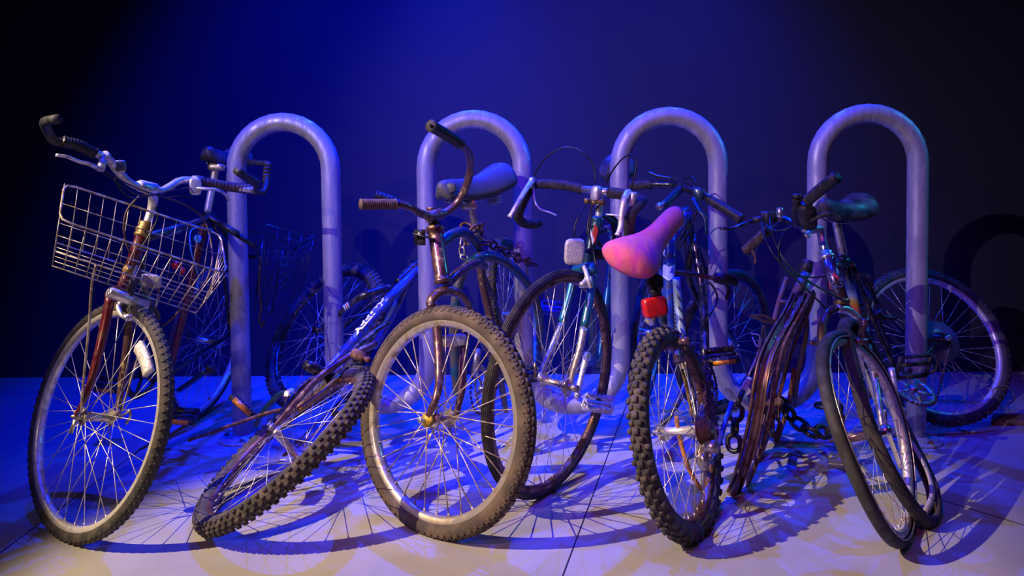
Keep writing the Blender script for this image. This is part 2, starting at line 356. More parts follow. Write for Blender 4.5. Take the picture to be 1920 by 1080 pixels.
def make_chain_loop(bike, c0, r0, c1, r1, n, m=M['rust']):
    n = nrm(n); d = nrm(c1 - c0); e = np.cross(n, d); pts = []
    for i in range(16): a = math.pi / 2 + math.pi * i / 15; pts.append(c0 + r0 * (math.cos(a) * d + math.sin(a) * e))
    nn = 18
    for i in range(1, nn): t = i / nn; pts.append((c0 - r0 * e) * (1 - t) + (c1 - r1 * e) * t)
    for i in range(10): a = -math.pi / 2 + math.pi * i / 9; pts.append(c1 + r1 * (math.cos(a) * d + math.sin(a) * e))
    for i in range(1, nn): t = i / nn; pts.append((c1 + r1 * e) * (1 - t) + (c0 + r0 * e) * t)
    mb = MB(); tot = len(pts)
    for i in range(tot):
        p, q = pts[i], pts[(i + 1) % tot]; s = np.linalg.norm(q - p); kk = max(1, int(s / 0.0127))
        for j in range(kk):
            x = p + (q - p) * (j + 0.5) / kk; t = nrm(q - p); wv = np.cross(n, t)
            for sd in (-1, 1): box(mb, x + n * sd * (0.003 if j % 2 else 0.0018), t, wv, n, (0.0062, 0.0035, 0.0008))
    return obj('chain', mb, m, bike)
def chain_links(root, pts, link, wr, m):
    q = [np.asarray(p) for p in crv(pts, 10)]; L = [0]
    for i in range(1, len(q)): L.append(L[-1] + np.linalg.norm(q[i] - q[i - 1]))
    step = link * 0.72; nl = max(2, int(L[-1] / step))
    at = lambda s: np.array([np.interp(s, L, [p[k] for p in q]) for k in range(3)])
    for i in range(nl):
        c = at((i + 0.5) * step); t = nrm(at((i + 0.9) * step) - at((i + 0.1) * step)); u = nrm(np.cross(t, V(0.3, 0.9, 0.3))); v = np.cross(t, u)
        w = nrm((u + v * 0.3) if i % 2 else (v - u * 0.3)); hl = link / 2 - wr; hw = link * 0.30; pp = []
        for k in range(20):
            a = 2 * math.pi * k / 20; x = math.cos(a); y = math.sin(a)
            pp.append(c + t * ((hl - hw) * (1 if x > 0 else -1) + hw * x) + w * hw * y)
        obj('link', sweep(MB(), pp, wr, 7, closed=True), m, root)
def text_on(parent, name, txt, p0, p1, r, size, m, facing=None, wrap=True, off=0.0012, shear=0.0, stretch=1.0, bold=0.0, start=0.5):
    """lettering that runs from p0 towards p1 on a tube of radius r, on the side that faces 'facing'"""
    cu = bpy.data.curves.new('t', 'FONT'); cu.body = txt; cu.size = size; cu.extrude = 0.0006; cu.offset = bold; cu.align_x = 'CENTER'; cu.align_y = 'CENTER'; cu.shear = shear
    to = bpy.data.objects.new('t', cu); COL.objects.link(to); dg = bpy.context.evaluated_depsgraph_get(); dg.update()
    me = bpy.data.meshes.new_from_object(to.evaluated_get(dg)); COL.objects.unlink(to); bpy.data.objects.remove(to)
    x = nrm(p1 - p0); mid = p0 + (p1 - p0) * start; f = facing if facing is not None else CAM - mid; z = nrm(f - x * np.dot(f, x)); y = np.cross(z, x)
    vs = []
    for q in me.vertices:
        a = q.co[1] / r if wrap else 0; rr = r + off + q.co[2]
        if wrap: vs.append(mid + x * q.co[0] * stretch + z * rr * math.cos(a) + y * rr * math.sin(a))
        else: vs.append(mid + x * q.co[0] * stretch + y * q.co[1] + z * rr)
    mb = MB(); mb.add(vs, [tuple(p.vertices) for p in me.polygons]); return obj(name, mb, m, parent, sharp=True)
def grid_panel(mb, A, B, Cc, D, nu, nv, r):      # corners A B (top), D C (bottom); wires along u and v
    for i in range(nu + 1):
        t = i / nu; sweep(mb, [A + (B - A) * t, D + (Cc - D) * t], r, 5)
    for j in range(1, nv + 1):
        t = j / nv; sweep(mb, [A + (D - A) * t, B + (Cc - B) * t], r, 5)
def grip(bike, pts, r, m, ribs=14, name='grip', world=False, ribh=0.0012):
    q = crv(pts if world else px(pts), 4) if len(pts) > 2 else (pts if world else px(pts)); q = [np.asarray(z) for z in q]
    L = [0]
    for i in range(1, len(q)): L.append(L[-1] + np.linalg.norm(q[i] - q[i - 1]))
    at = lambda s: np.array([np.interp(s * L[-1], L, [p[k] for p in q]) for k in range(3)])
    N = ribs * 4 + 1; P2 = [at(i / (N - 1)) for i in range(N)]; rr = [r + (ribh if (i % 4) in (1, 2) else 0) for i in range(N)]; rr[0] = r * 1.12; rr[1] = r * 1.12; rr[-1] = r * 1.15; rr[-2] = r * 1.15
    return obj(name, sweep(MB(), P2, rr, 14), m, bike)
def lever(bike, pts, r, m, name='brake_lever', clamp=None):
    q = crv(px(pts), 5); N = len(q); rr = [r * (1.25 - 0.45 * i / (N - 1)) for i in range(N)]; rr[-1] = r * 1.05
    mb = sweep(MB(), q, rr, 10, flat=0.65)
    if clamp: c0, c1, cr = clamp; c0 = P(*c0); c1 = P(*c1); lathe(mb, c0 - (c1 - c0) * 0.5, c1 - c0, [(0, cr), (np.linalg.norm(c1 - c0), cr)], 14); sweep(mb, [c0, q[0]], r * 1.5, 8)
    return obj(name, mb, m, bike)

def patch_on(parent, name, p0, p1, r, s0, s1, a0, a1, m, skew=0.0, off=0.0014, K=6):
    x = nrm(p1 - p0); L = np.linalg.norm(p1 - p0); mid = (p0 + p1) / 2; f = CAM - mid; z = nrm(f - x * np.dot(f, x)); y = np.cross(z, x); vs = []; fs = []
    for i in range(K + 1):
        a = a0 + (a1 - a0) * i / K
        for t in (s0, s1): vs.append(p0 + x * (L * t + skew * (a - a0) * r) + (r + off) * (math.cos(a) * z + math.sin(a) * y))
    for i in range(K): fs.append((i * 2, i * 2 + 2, i * 2 + 3, i * 2 + 1))
    return obj(name, MB().add(vs, fs), m, parent)
def swirl_on(parent, name, p0, p1, r, marks, m, w=0.0009):
    x = nrm(p1 - p0); L = np.linalg.norm(p1 - p0); mid = (p0 + p1) / 2; f = CAM - mid; z = nrm(f - x * np.dot(f, x)); y = np.cross(z, x); mb = MB()
    for (t, a, R_, t0, t1) in marks:
        q = [p0 + x * (L * t + R_ * math.cos(k)) + (r + 0.0006) * (math.cos(a + R_ / r * math.sin(k)) * z + math.sin(a + R_ / r * math.sin(k)) * y) for k in np.linspace(t0, t1, 14)]
        sweep(mb, q, w, 5)
    return obj(name, mb, m, parent)
# ================================================================ SETTING
def struct(o): o['kind'] = 'structure'; return o
wl = G(30, 708); wr_ = G(1850, 697); wd = nrm(wr_ - wl); wn = V(wd[1], -wd[0], 0)
A0 = wl - wd * 6; A1 = wr_ + wd * 6; bk = -wn * 0.15
mb = MB(); mb.add([A0, A1, A1 + V(0, 0, 5.2), A0 + V(0, 0, 5.2), A0 + bk, A1 + bk, A1 + bk + V(0, 0, 5.2), A0 + bk + V(0, 0, 5.2)],
    [(0, 1, 2, 3), (5, 4, 7, 6), (4, 0, 3, 7), (1, 5, 6, 2), (3, 2, 6, 7), (4, 5, 1, 0)])
struct(obj('wall_back', mb, M['wall'], sharp=True))
mb = MB(); box(mb, V(0, 0, -0.05), V(1, 0, 0), V(0, 1, 0), V(0, 0, 1), (9, 6, 0.05)); struct(obj('floor', mb, M['floor'], sharp=True))
def joint(k, p, q, wdt):
    p = np.array([p[0], p[1], 0.0]); q = np.array([q[0], q[1], 0.0]); d = nrm(q - p); s = V(-d[1], d[0], 0) * wdt; z = V(0, 0, 0.0012)
    struct(obj('trim_%d' % k, MB().add([p - s + z, q - s + z, q + s + z, p + s + z, p - s, q - s, q + s, p + s], [(0, 1, 2, 3), (0, 4, 5, 1), (1, 5, 6, 2), (2, 6, 7, 3), (3, 7, 4, 0)]), M['joint'], sharp=True))
j0 = G(1055, 1080); j1 = G(1165, 785); dj = nrm(j1 - j0); joint(1, j0 - dj * 1.2, j1 + dj * 0.85, 0.0016)
j4 = G(-60, 1081); j5 = G(285, 827); joint(3, j4, j5, 0.0016)
j2 = G(1755, 935); j3 = G(1920, 985); dk = nrm(j3 - j2); joint(2, j2 - dk * 0.35, j3 + dk * 1.5, 0.0014)

# ================================================================ BICYCLE RACK
rk = thing('bicycle_rack', 'galvanised steel wave rack of four tall hoops bolted to the concrete floor', 'bike rack', G(455, 823))
b0 = G(455, 823); b1 = G(1716, 826); rd = nrm(b1 - b0); span = np.linalg.norm(b1 - b0); stp = span / 7; rr0 = stp / 2
ztop = 1.243 - rr0; zlow = 0.135 + rr0; pts = []
def rp(u, z): return b0 + rd * u + V(0, 0, z)
pts += [rp(0, 0.006), rp(0, 0.4), rp(0, 0.8)]
for i in range(7):
    up_ = i % 2 == 0; cx = (i + 0.5) * stp; zc = ztop if up_ else zlow; sgn = 1 if up_ else -1
    for k in range(17):
        a = math.pi - math.pi * k / 16; pts.append(rp(cx + rr0 * math.cos(a), zc + sgn * rr0 * math.sin(a)))
    if i < 6:
        x = (i + 1) * stp; z0, z1 = (ztop, zlow) if up_ else (zlow, ztop)
        for t in (0.25, 0.5, 0.75): pts.append(rp(x, z0 + (z1 - z0) * t))
pts += [rp(span, 0.8), rp(span, 0.4), rp(span, 0.006)]
obj('hoop_pipe', sweep(MB(), pts, 0.0365, 28, upv=nrm(np.cross(rd, V(0, 0, 1)))), M['galv'], rk)
for e in (b0, b1):
    mb = MB(); lathe(mb, e, V(0, 0, 1), [(0, 0.092), (0.008, 0.092), (0.011, 0.088), (0.011, 0.046), (0.018, 0.042), (0.022, 0.037)], 40)
    fl = obj('base_flange', mb, M['galv'], rk)
    for k in range(3):
        a = -1.25 + k * 2.1; q = e + V(math.cos(a), math.sin(a), 0) * 0.068 + V(0, 0, 0.011); lathe(mb2 := MB(), q, V(0, 0, 1), [(0, 0.012), (0.002, 0.012), (0.002, 0.008), (0.009, 0.008)], 6); obj('bolt', mb2, M['rust'], fl)

ROAD = (90, [(18, 0.0032, 0.004, 0.0009, 0.0, 0.5), (-18, 0.0032, 0.004, 0.0009, 0.5, -0.5), (52, 0.0035, 0.0045, 0.0009, 0.25, 0.2), (-52, 0.0035, 0.0045, 0.0009, 0.75, -0.2)])
CHEV = (80, [(42, 0.0085, 0.0035, 0.0010, 0.0, 1.2), (42, 0.0085, 0.0035, 0.0010, 0.5, -1.2), (-42, 0.0085, 0.0035, 0.0010, 0.0, 1.2), (-42, 0.0085, 0.0035, 0.0010, 0.5, -1.2), (0, 0.010, 0.010, 0.0008, 0, 0), (60, 0.0055, 0.006, 0.0008, 0.0, 0.0), (-60, 0.0055, 0.006, 0.0008, 0.0, 0.0)])
MTB = (74, [(0, 0.006, 0.0055, 0.0035, 0.0, 0.0), (27, 0.0045, 0.0045, 0.0035, 0.5, 0.45), (-27, 0.0045, 0.0045, 0.0035, 0.5, -0.45), (57, 0.0052, 0.0048, 0.004, 0.0, 0.2), (-57, 0.0052, 0.0048, 0.004, 0.0, -0.2)])

# ================================================================ BIKE A : maroon, wire baskets
A = thing('bicycle', 'maroon bicycle with silver riser handlebar and a big wire basket in front', 'bicycle', (-1.2, 2.3, 0))
cA = V(-1.196, 2.015, 0.321)
fw, n, a, b = make_wheel(A, 'front_wheel', cA, -32.3, 16.7, 0.335, 0.036, 0.026, 36, M['tyre'], M['alloy'], ROAD, 0.047, sr=0.0012)
wheel_reflector(fw, cA, n, a, b, 0.225, 0.262, *( (lambda t: (t - 0.22, t + 0.22))(math.atan2(0.76, -0.65) if a[0] < 0 else math.atan2(0.76, 0.65))), M['white'])
nA = n; aA = a if a[0] > 0 else -a; bA = b
rw, n2, a2, b2 = make_wheel(A, 'rear_wheel', (-1.31, 3.04, 0.335), 86, -10, 0.335, 0.036, 0.026, 32, M['tyre'], M['alloy'], None, 0.05, sr=0.0010)
# fork, head
e1 = cA + nA * 0.062; e2 = cA - nA * 0.062
crown = P(233, 562, 2.13)
for s, e, pth in ((1, e1, [(207, 556, 2.06), (197, 610, 2.04), (178, 690, 2.0), (160, 745, 1.975)]), (-1, e2, [(243, 585, 2.17), (240, 640, 2.16), (229, 715, 2.13), (222, 765, 2.10)])):
    tube(A, 'fork_blade', px(pth) + [e], [0.0135, 0.0135, 0.012, 0.008, 0.006], M['maroon'] if s == 1 else M['purple'], world=True)
obj('fork_crown', sweep(MB(), crv([P(207, 556, 2.06), P(220, 545, 2.1), P(238, 552, 2.14), P(246, 580, 2.17)], 6), 0.017, 12), M['maroon'], A)
tube(A, 'steerer_cover', [(226, 548, 2.12), (246, 500, 2.15)], 0.017, M['maroon'])
tube(A, 'head_tube', [(246, 500, 2.15), (270, 430, 2.20)], 0.0185, M['maroon'])
mb = MB(); d = P(272, 425, 2.2) - P(246, 500, 2.15); lathe(mb, P(265, 446, 2.19), d, [(0, 0.02), (0.006, 0.024), (0.012, 0.024), (0.016, 0.019), (0.022, 0.024), (0.03, 0.024), (0.036, 0.019), (0.042, 0.023), (0.05, 0.021), (0.054, 0.013)], 20); obj('headset', mb, M['brass'], A)
tube(A, 'stem', [(274, 424, 2.205), (284, 392, 2.22), (287, 368, 2.21), (274, 352, 2.15)], [0.012, 0.0125, 0.015, 0.018], M['alloy'])
HB = [(118, 263, 1.93), (150, 275, 1.96), (185, 290, 2.0), (205, 300, 2.03), (222, 322, 2.07), (246, 344, 2.11), (272, 352, 2.15), (300, 358, 2.20), (318, 350, 2.24), (340, 338, 2.30), (372, 340, 2.36), (420, 350, 2.42), (478, 357, 2.47)]
tube(A, 'handlebar', HB, 0.0115, M['alloy'])
lathe(mb := MB(), P(258, 347, 2.13), P(292, 356, 2.19) - P(258, 347, 2.13), [(0, 0.013), (0.01, 0.019), (0.06, 0.02), (0.075, 0.014)], 16); obj('stem_clamp', mb, M['alloy'], A)
g1 = grip(A, [(118, 266, 1.93), (145, 272, 1.955), (178, 288, 1.99)], 0.0155, M['black'], 12)
be = tube(A, 'bar_end', [(92, 224, 1.84), (104, 221, 1.83)], 0.012, M['black']);
bpy.data.objects.remove(be)
tube(A, 'bar_end', [(109, 223, 1.80), (92, 226, 1.82), (84, 231, 1.85), (90, 246, 1.89), (102, 264, 1.92), (122, 268, 1.94)], 0.0125, M['black'])
grip(A, [(377, 341, 2.36), (430, 350, 2.43), (478, 356, 2.48)], 0.0165, M['brown'], 14)
obj('grip_collar', sweep(MB(), [P(369, 340, 2.35), P(381, 342, 2.37)], 0.021, 16), M['black'], A)
tube(A, 'bar_end', [(444, 319, 2.28), (462, 332, 2.33), (480, 343, 2.40)], 0.0145, M['black'])
tube(A, 'bar_end', [(480, 343, 2.40), (482, 358, 2.46), (493, 360, 2.50), (499, 345, 2.54), (502, 322, 2.58), (503, 308, 2.62), (490, 306, 2.68), (468, 303, 2.76)], 0.0105, M['black'])
for k in range(5): obj('bar_end_ring', sweep(MB(), [P(498 + k * 0.8, 340 - k * 7, 2.55 + k * 0.008), P(498.5 + k * 0.8, 337 - k * 7, 2.555 + k * 0.008)], 0.0135, 12), M['black'], A)
lever(A, [(188, 318, 1.98), (168, 308, 1.94), (148, 303, 1.92), (125, 294, 1.89), (106, 291, 1.87)], 0.0075, M['alloy'], clamp=((196, 294, 2.01), (202, 299, 2.02), 0.017))
lever(A, [(362, 352, 2.32), (385, 354, 2.32), (405, 356, 2.34), (420, 363, 2.37), (429, 375, 2.39)], 0.0075, M['alloy'], clamp=((365, 340, 2.34), (370, 341, 2.35), 0.019))
obj('lever_bracket', bbox_round(MB(), P(366, 350, 2.32), nrm(V(1, .6, 0)), V(0, 0, 1), nrm(V(.6, -1, 0)), (0.018, 0.028, 0.012)), M['alloy'], A)
obj('bell_clamp', bbox_round(MB(), P(226, 312, 2.06), nrm(V(1, .6, 0)), V(0, 0, 1), nrm(V(.6, -1, 0)), (0.014, 0.018, 0.012)), M['steel'], A)
for q in ([(186, 320, 1.98), (215, 338, 2.03), (250, 362, 2.06), (285, 366, 2.1), (320, 358, 2.2), (355, 352, 2.3)], [(190, 316, 1.98), (240, 345, 2.04), (300, 368, 2.08), (335, 368, 2.25), (360, 370, 2.3)],
          [(215, 335, 2.03), (232, 362, 2.05), (256, 372, 2.08), (300, 362, 2.15)]):
    tube(A, 'brake_cable', q, 0.0022, M['cable'], seg=6)
tube(A, 'brake_cable', [(262, 366, 2.1), (238, 395, 2.08), (232, 430, 2.08), (240, 465, 2.1), (250, 480, 2.12)], 0.0028, M['browncable'], seg=7)
tube(A, 'brake_cable', [(310, 370, 2.2), (345, 383, 2.3), (372, 400, 2.35), (386, 420, 2.4), (395, 450, 2.35), (398, 490, 2.3), (385, 530, 2.25), (352, 565, 2.2), (320, 600, 2.2), (303, 612, 2.2)], 0.0035, M['browncable'], seg=8)
tube(A, 'brake_cable', [(290, 385, 2.2), (295, 410, 2.2), (280, 440, 2.18), (262, 470, 2.15)], 0.0025, M['cable'], seg=7)
# basket
TLb, TRb, TRf, TLf = P(121, 344, 2.02), P(414, 440, 2.28), P(425, 514, 2.14), P(111, 412, 1.88)
BLb, BRb, BRf, BLf = P(106, 455, 2.02), P(396, 550, 2.25), P(367, 587, 2.14), P(98, 498, 1.90)
mb = MB(); grid_panel(mb, TLf, TRf, BRf, BLf, 14, 3, 0.0014); grid_panel(mb, TLb, TRb, BRb, BLb, 13, 3, 0.0013)
grid_panel(mb, TLf, TLb, BLb, BLf, 6, 4, 0.0013); grid_panel(mb, TRf, TRb, BRb, BRf, 8, 4, 0.0013); grid_panel(mb, BLf, BRf, BRb, BLb, 14, 5, 0.0013)
bs = obj('front_basket', mb, M['wire'], A, sharp=False)
def rc(pa, pb, pc, t=0.06):   # rounded corner helper
    return [pb + nrm(pa - pb) * t, pb + (nrm(pa - pb) + nrm(pc - pb)) * t * 0.25, pb + nrm(pc - pb) * t]
cs = [TLb, TRb, TRf, TLf]; rim = []
for i in range(4): rim += rc(cs[i - 1], cs[i], cs[(i + 1) % 4], 0.03)
obj('basket_rim', sweep(MB(), rim, 0.0033, 8, closed=True), M['wire'], bs)
cs = [BLb, BRb, BRf, BLf]; obj('basket_base_wire', sweep(MB(), cs, 0.0022, 8, closed=True), M['wire'], bs)
tube(A, 'basket_stay', [(180, 497, 1.96), (172, 535, 1.97), (167, 610, 1.97), (158, 700, 1.97), (152, 775, 1.96)], 0.0035, M['wire'], seg=8)
tube(A, 'basket_stay', [(298, 520, 2.1), (297, 548, 2.1), (290, 585, 2.15), (262, 660, 2.16), (228, 770, 2.1)], 0.0032, M['wire'], seg=8)
# parts round the crown
c_ = P(203, 547, 2.0); d_ = P(276, 574, 2.08)
obj('basket_support_bar', lathe(MB(), c_, d_ - c_, [(0, 0.0), (0, 0.014), (0.004, 0.016), (0.05, 0.0155), (np.linalg.norm(d_ - c_), 0.0155)], 20), M['alloy'], A)
tube(A, 'mudguard_stub', [(276, 574, 2.08), (292, 582, 2.1), (298, 598, 2.12)], [0.015, 0.013, 0.008], M['black'], flat=0.5)
u_ = nrm(P(264, 505, 2.1) - P(242, 560, 2.02)); s_ = nrm(P(268, 560, 2.1) - P(240, 552, 2.02)); obj('basket_bracket', box(MB(), P(252, 527, 2.03), u_, nrm(np.cross(u_, np.cross(s_, u_))), nrm(np.cross(s_, u_)), (0.045, 0.016, 0.003)), M['black'], A)
obj('front_reflector', bbox_round(MB(), P(284, 527, 2.09), nrm(V(1, .4, -.2)), V(0, 0, 1), nrm(V(.3, -1, 0)), (0.027, 0.02, 0.008), n=5), M['cream'], A)
obj('lamp_mount', lathe(MB(), P(236, 505, 2.05), P(262, 512, 2.1) - P(236, 505, 2.05), [(0, 0.013), (0.02, 0.013), (0.02, 0.008), (0.045, 0.008)], 14), M['brass'], A)
mb = MB(); sweep(mb, crv(px([(231, 560, 2.06), (222, 575, 2.05), (228, 590, 2.03), (240, 597, 2.02)]), 5), 0.007, 8); lathe(mb, P(236, 596, 2.03), V(.6, .8, 0), [(0, 0.011), (0.03, 0.011)], 12); obj('brake_caliper', mb, M['alloy'], A)
mb = MB(); sweep(mb, crv(px([(228, 780, 2.08), (236, 775, 2.07), (243, 770, 2.07), (244, 782, 2.07), (236, 795, 2.07)]), 5), 0.004, 8); obj('quick_release', mb, M['steel'], A)
obj('dropout_tab', box(MB(), P(137, 800, 1.94), nrm(V(-.3, 0, -.8)), V(0.8, 0, -.3), V(0, 1, 0), (0.02, 0.006, 0.0015)), M['steel'], A)
# frame
tube(A, 'top_tube', [(268, 448, 2.21), (400, 407, 2.72)], 0.0150, M['dteal'])
text_on(A, 'lettering', 'CRITERION', P(297, 442, 2.32), P(342, 426, 2.46), 0.0150, 0.020, M['decal_blue'], start=0.45, facing=V(0.2, -1, -0.35), stretch=1.0)
tube(A, 'down_tube', [(258, 478, 2.18), (312, 690, 2.62)], 0.0160, M['dteal'])
tube(A, 'seat_tube', [(388, 402, 2.72), (372, 470, 2.70), (352, 560, 2.68), (330, 650, 2.65), (318, 694, 2.64)], 0.0155, M['maroon'])
obj('frame_sticker', bbox_round(MB(), P(371, 448, 2.675), nrm(V(1, 0, -.2)), nrm(V(.2, 0, 1)), V(0, -1, 0), (0.0145, 0.016, 0.003), n=2), M['sticker'], A).__setitem__('label', 'round blue sticker')
tube(A, 'seat_post', [(388, 402, 2.72), (398, 350, 2.73), (404, 318, 2.74)], 0.0135, M['alloy'])
make_saddle(A, P(455, 290, 2.93), P(386, 287, 2.70), V(0.1, -.1, 1), 0.15, 0.075, M['seat'], nosew=0.45)
obj('saddle_clamp', bbox_round(MB(), P(407, 314, 2.74), V(1, 0, 0), V(0, 0, 1), V(0, 1, 0), (0.03, 0.014, 0.02)), M['steel'], A)
hubR = V(-1.31, 3.04, 0.335)
tube(A, 'chain_stay', [P(325, 695, 2.64), P(433, 627, 2.98)], [0.012, 0.0085], M['dteal'], world=True)
tube(A, 'chain_stay', [P(300, 690, 2.64), P(360, 640, 2.98)], [0.012, 0.0085], M['dteal'], world=True)
tube(A, 'seat_stay', [P(396, 410, 2.73), P(440, 520, 2.9), P(433, 627, 2.98)], 0.008, M['blackpaint'], world=True)
tube(A, 'rack_strut', [(440, 470, 2.93), (436, 550, 2.96), (430, 622, 2.98)], 0.006, M['blackpaint'])
tube(A, 'rack_strut', [(415, 480, 2.9), (424, 550, 2.95), (430, 622, 2.98)], 0.006, M['blackpaint'])
tube(A, 'rear_rack', [(405, 425, 2.8), (450, 432, 2.95), (500, 440, 3.1), (560, 470, 3.3)], 0.007, M['blackpaint'])
make_chainring(A, P(268, 702, 2.62), V(.96, -.22, -.17), 0.088, 42, M['blackpaint'])
make_chain_loop(A, P(266, 702, 2.61), 0.09, P(350, 632, 2.99), 0.03, V(.96, -.22, -.17))
tube(A, 'crank_arm', [(335, 732, 2.6), (362, 714, 2.55), (385, 695, 2.5)], [0.010, 0.010, 0.013], M['dteal'])
obj('crank_axle_cap', lathe(MB(), P(390, 692, 2.49), V(1, -.3, 0), [(0, 0.016), (0.02, 0.016)], 14), M['black'], A)
make_pedal(A, P(338, 780, 2.5), V(1, 0.1, -.1), V(0, -.3, 1), 0.11, 0.055)
make_pedal(A, P(206, 720, 2.7), V(1, 0.1, -.1), V(0, -.6, 1), 0.09, 0.055)
tube(A, 'rear_brake_cable', [(400, 430, 2.7), (360, 430, 2.65), (358, 470, 2.62), (372, 520, 2.66), (365, 560, 2.66)], 0.0028, M['sticker'], seg=7)
obj('frame_reflector', box(MB(), P(330, 497, 2.55), nrm(V(.8, 0, .4)), nrm(V(-.4, 0, .8)), V(0, 1, 0), (0.012, 0.012, 0.008)), M['red'], A)
obj('frame_reflector', box(MB(), P(343, 508, 2.55), nrm(V(.3, 0, .9)), nrm(V(-.9, 0, .3)), V(0, 1, 0), (0.014, 0.007, 0.008)), M['red'], A)
mb = MB(); grid = [P(490, 466, 2.98), P(530, 471, 2.98), P(589, 444, 3.32), P(497, 420, 3.32)]; gb = [P(478, 582, 3.0), P(509, 588, 3.0), P(564, 552, 3.3), P(505, 545, 3.3)]
for i, (nu, nv) in enumerate(((3, 7), (9, 8), (4, 7), (4, 7))): j = (i + 1) % 4; grid_panel(mb, grid[i], grid[j], gb[j], gb[i], nu, nv, 0.0016)
grid_panel(mb, gb[0], gb[1], gb[2], gb[3], 5, 6, 0.0016)
rbk = obj('rear_basket', mb, M['darkwire'], A, sharp=False)
obj('basket_rim', sweep(MB(), grid, 0.0038, 8, closed=True), M['darkwire'], rbk)
for i in (0, 1, 2): obj('basket_rim', sweep(MB(), [grid[i], gb[i]], 0.0038, 8), M['darkwire'], rbk)
tube(A, 'bungee_cord', [(486, 470, 2.96), (488, 500, 2.96), (486, 540, 2.97), (490, 575, 2.98), (486, 600, 2.98), (492, 612, 2.98), (496, 600, 2.98)], 0.004, M['browncable'], seg=8)

lk = thing('cable_lock', 'thick black cable lock looped round the first rack post beside the maroon bicycle', 'bike lock', P(455, 470, 2.8))
tube(lk, 'lock_cable', [(385, 402, 2.68), (405, 415, 2.66), (432, 432, 2.68), (455, 447, 2.68), (475, 460, 2.70), (485, 472, 2.76), (476, 482, 2.86), (450, 470, 2.88), (425, 440, 2.86), (402, 412, 2.82), (388, 400, 2.76)], 0.0095, M['cable'], closed=True)
obj('lock_barrel', sweep(MB(), [P(418, 422, 2.66), P(446, 440, 2.665)], 0.0125, 14), M['black'], lk)

# ================================================================ BIKE B : blue, fallen, knobbly tyres
B = thing('bicycle', 'fallen blue bicycle lying on its side with knobbly tyres, white block letters on its tube', 'bicycle', (-0.7, 2.4, 0))
cB = V(-0.684, 2.109, 0.205)
rwB, nB, aB, bB = make_wheel(B, 'rear_wheel', cB, -72.3, 52.6, 0.318, 0.052, 0.03, 36, M['knob'], M['brownmetal'], MTB, 0.06, sr=0.0011, ax_ext=0.02)
cBf = V(-0.766, 2.86, 0.40)
fwB, nBf, aBf, bBf = make_wheel(B, 'front_wheel', cBf, -42.4, 34, 0.318, 0.052, 0.028, 32, M['tyre'], M['blackpaint'], MTB, 0.05, hubm=M['blackpaint'], sr=0.0011)
tube(B, 'down_tube', [(556, 752, 2.40), (620, 690, 2.48), (728, 562, 2.64), (790, 500, 2.82)], 0.0185, M['blue'])
text_on(B, 'lettering', 'HUFFY', P(728, 562, 2.64), P(668, 632, 2.54), 0.0185, 0.034, M['decal'], facing=V(-.75, -1, .45), stretch=1.75, bold=0.0014, start=0.5)
tube(B, 'seat_tube', [(700, 650, 2.60), (735, 590, 2.68), (775, 512, 2.80)], 0.0165, M['blue'])
text_on(B, 'lettering', 'DESIGNATED', P(776, 520, 2.79), P(742, 590, 2.69), 0.0165, 0.021, M['decal'], facing=V(-.5, -1, .2), stretch=1.0, bold=0.0005, start=0.6)
tube(B, 'top_tube', [(790, 488, 2.83), (765, 510, 2.78), (745, 530, 2.74)], 0.0175, M['blackpaint'])
e = cB + nB * 0.075
tube(B, 'chain_stay', [P(503, 815, 2.10), P(545, 765, 2.16), P(600, 706, 2.24), P(655, 668, 2.32), P(705, 645, 2.4)], [0.008, 0.010, 0.011, 0.012], M['purple'], world=True)
tube(B, 'seat_stay', [P(505, 812, 2.13), P(560, 730, 2.25), P(620, 690, 2.34), P(700, 625, 2.5), P(730, 604, 2.58)], 0.0095, M['blackpaint'], world=True)
tube(B, 'chain_stay', [P(690, 770, 2.5), P(640, 800, 2.35), P(560, 860, 2.2)], 0.009, M['blackpaint'], world=True)
obj('axle_nut', lathe(MB(), cB + nB * 0.066, nB, [(0, 0.012), (0.012, 0.012), (0.012, 0.006), (0.022, 0.006)], 8), M['steel'], B)
tube(B, 'fork_blade', [(592, 628, 2.84), (612, 612, 2.80), (648, 578, 2.72), (680, 556, 2.66), (708, 546, 2.68), (735, 540, 2.72)], [0.011, 0.013, 0.015, 0.017, 0.018], M['blackpaint'])
tube(B, 'fork_blade', [(600, 650, 3.02), (650, 610, 2.94), (690, 575, 2.86), (725, 548, 2.78)], [0.011, 0.014, 0.017, 0.018], M['blackpaint'])
mb = MB(); q0 = P(655, 573, 2.70); xx = nrm(P(672, 560, 2.67) - P(645, 580, 2.72)); zz = nrm(V(-.1, -1, .2) - xx * np.dot(V(-.1, -1, .2), xx)); yy = np.cross(zz, xx)
for k in range(3): box(mb, q0 + xx * (k - 1) * 0.012 + zz * 0.0155, xx, yy, zz, (0.004, 0.011, 0.001))
obj('flag_sticker', mb, M['decal'], B)
obj('flag_sticker', box(MB(), q0 + xx * 0.007 + zz * 0.016, xx, yy, zz, (0.003, 0.010, 0.001)), M['decal_red'], B)
obj('bottom_bracket', lathe(MB(), P(574, 684, 2.28), P(617, 706, 2.36) - P(574, 684, 2.28), [(0, 0.0), (0, 0.017), (0.05, 0.0185), (0.11, 0.0185)], 18), M['blackpaint'], B)
obj('bottom_bracket', lathe(MB(), P(664, 662, 2.22), P(694, 676, 2.18) - P(664, 662, 2.22), [(0, 0.016), (0.045, 0.016), (0.045, 0.006), (0.06, 0.006), (0.06, 0.009), (0.07, 0.009)], 16), M['rust'], B)
tube(B, 'crank_arm', [(548, 740, 2.42), (532, 737, 2.45), (518, 745, 2.47), (500, 765, 2.5), (484, 785, 2.52)], 0.011, M['dteal'])
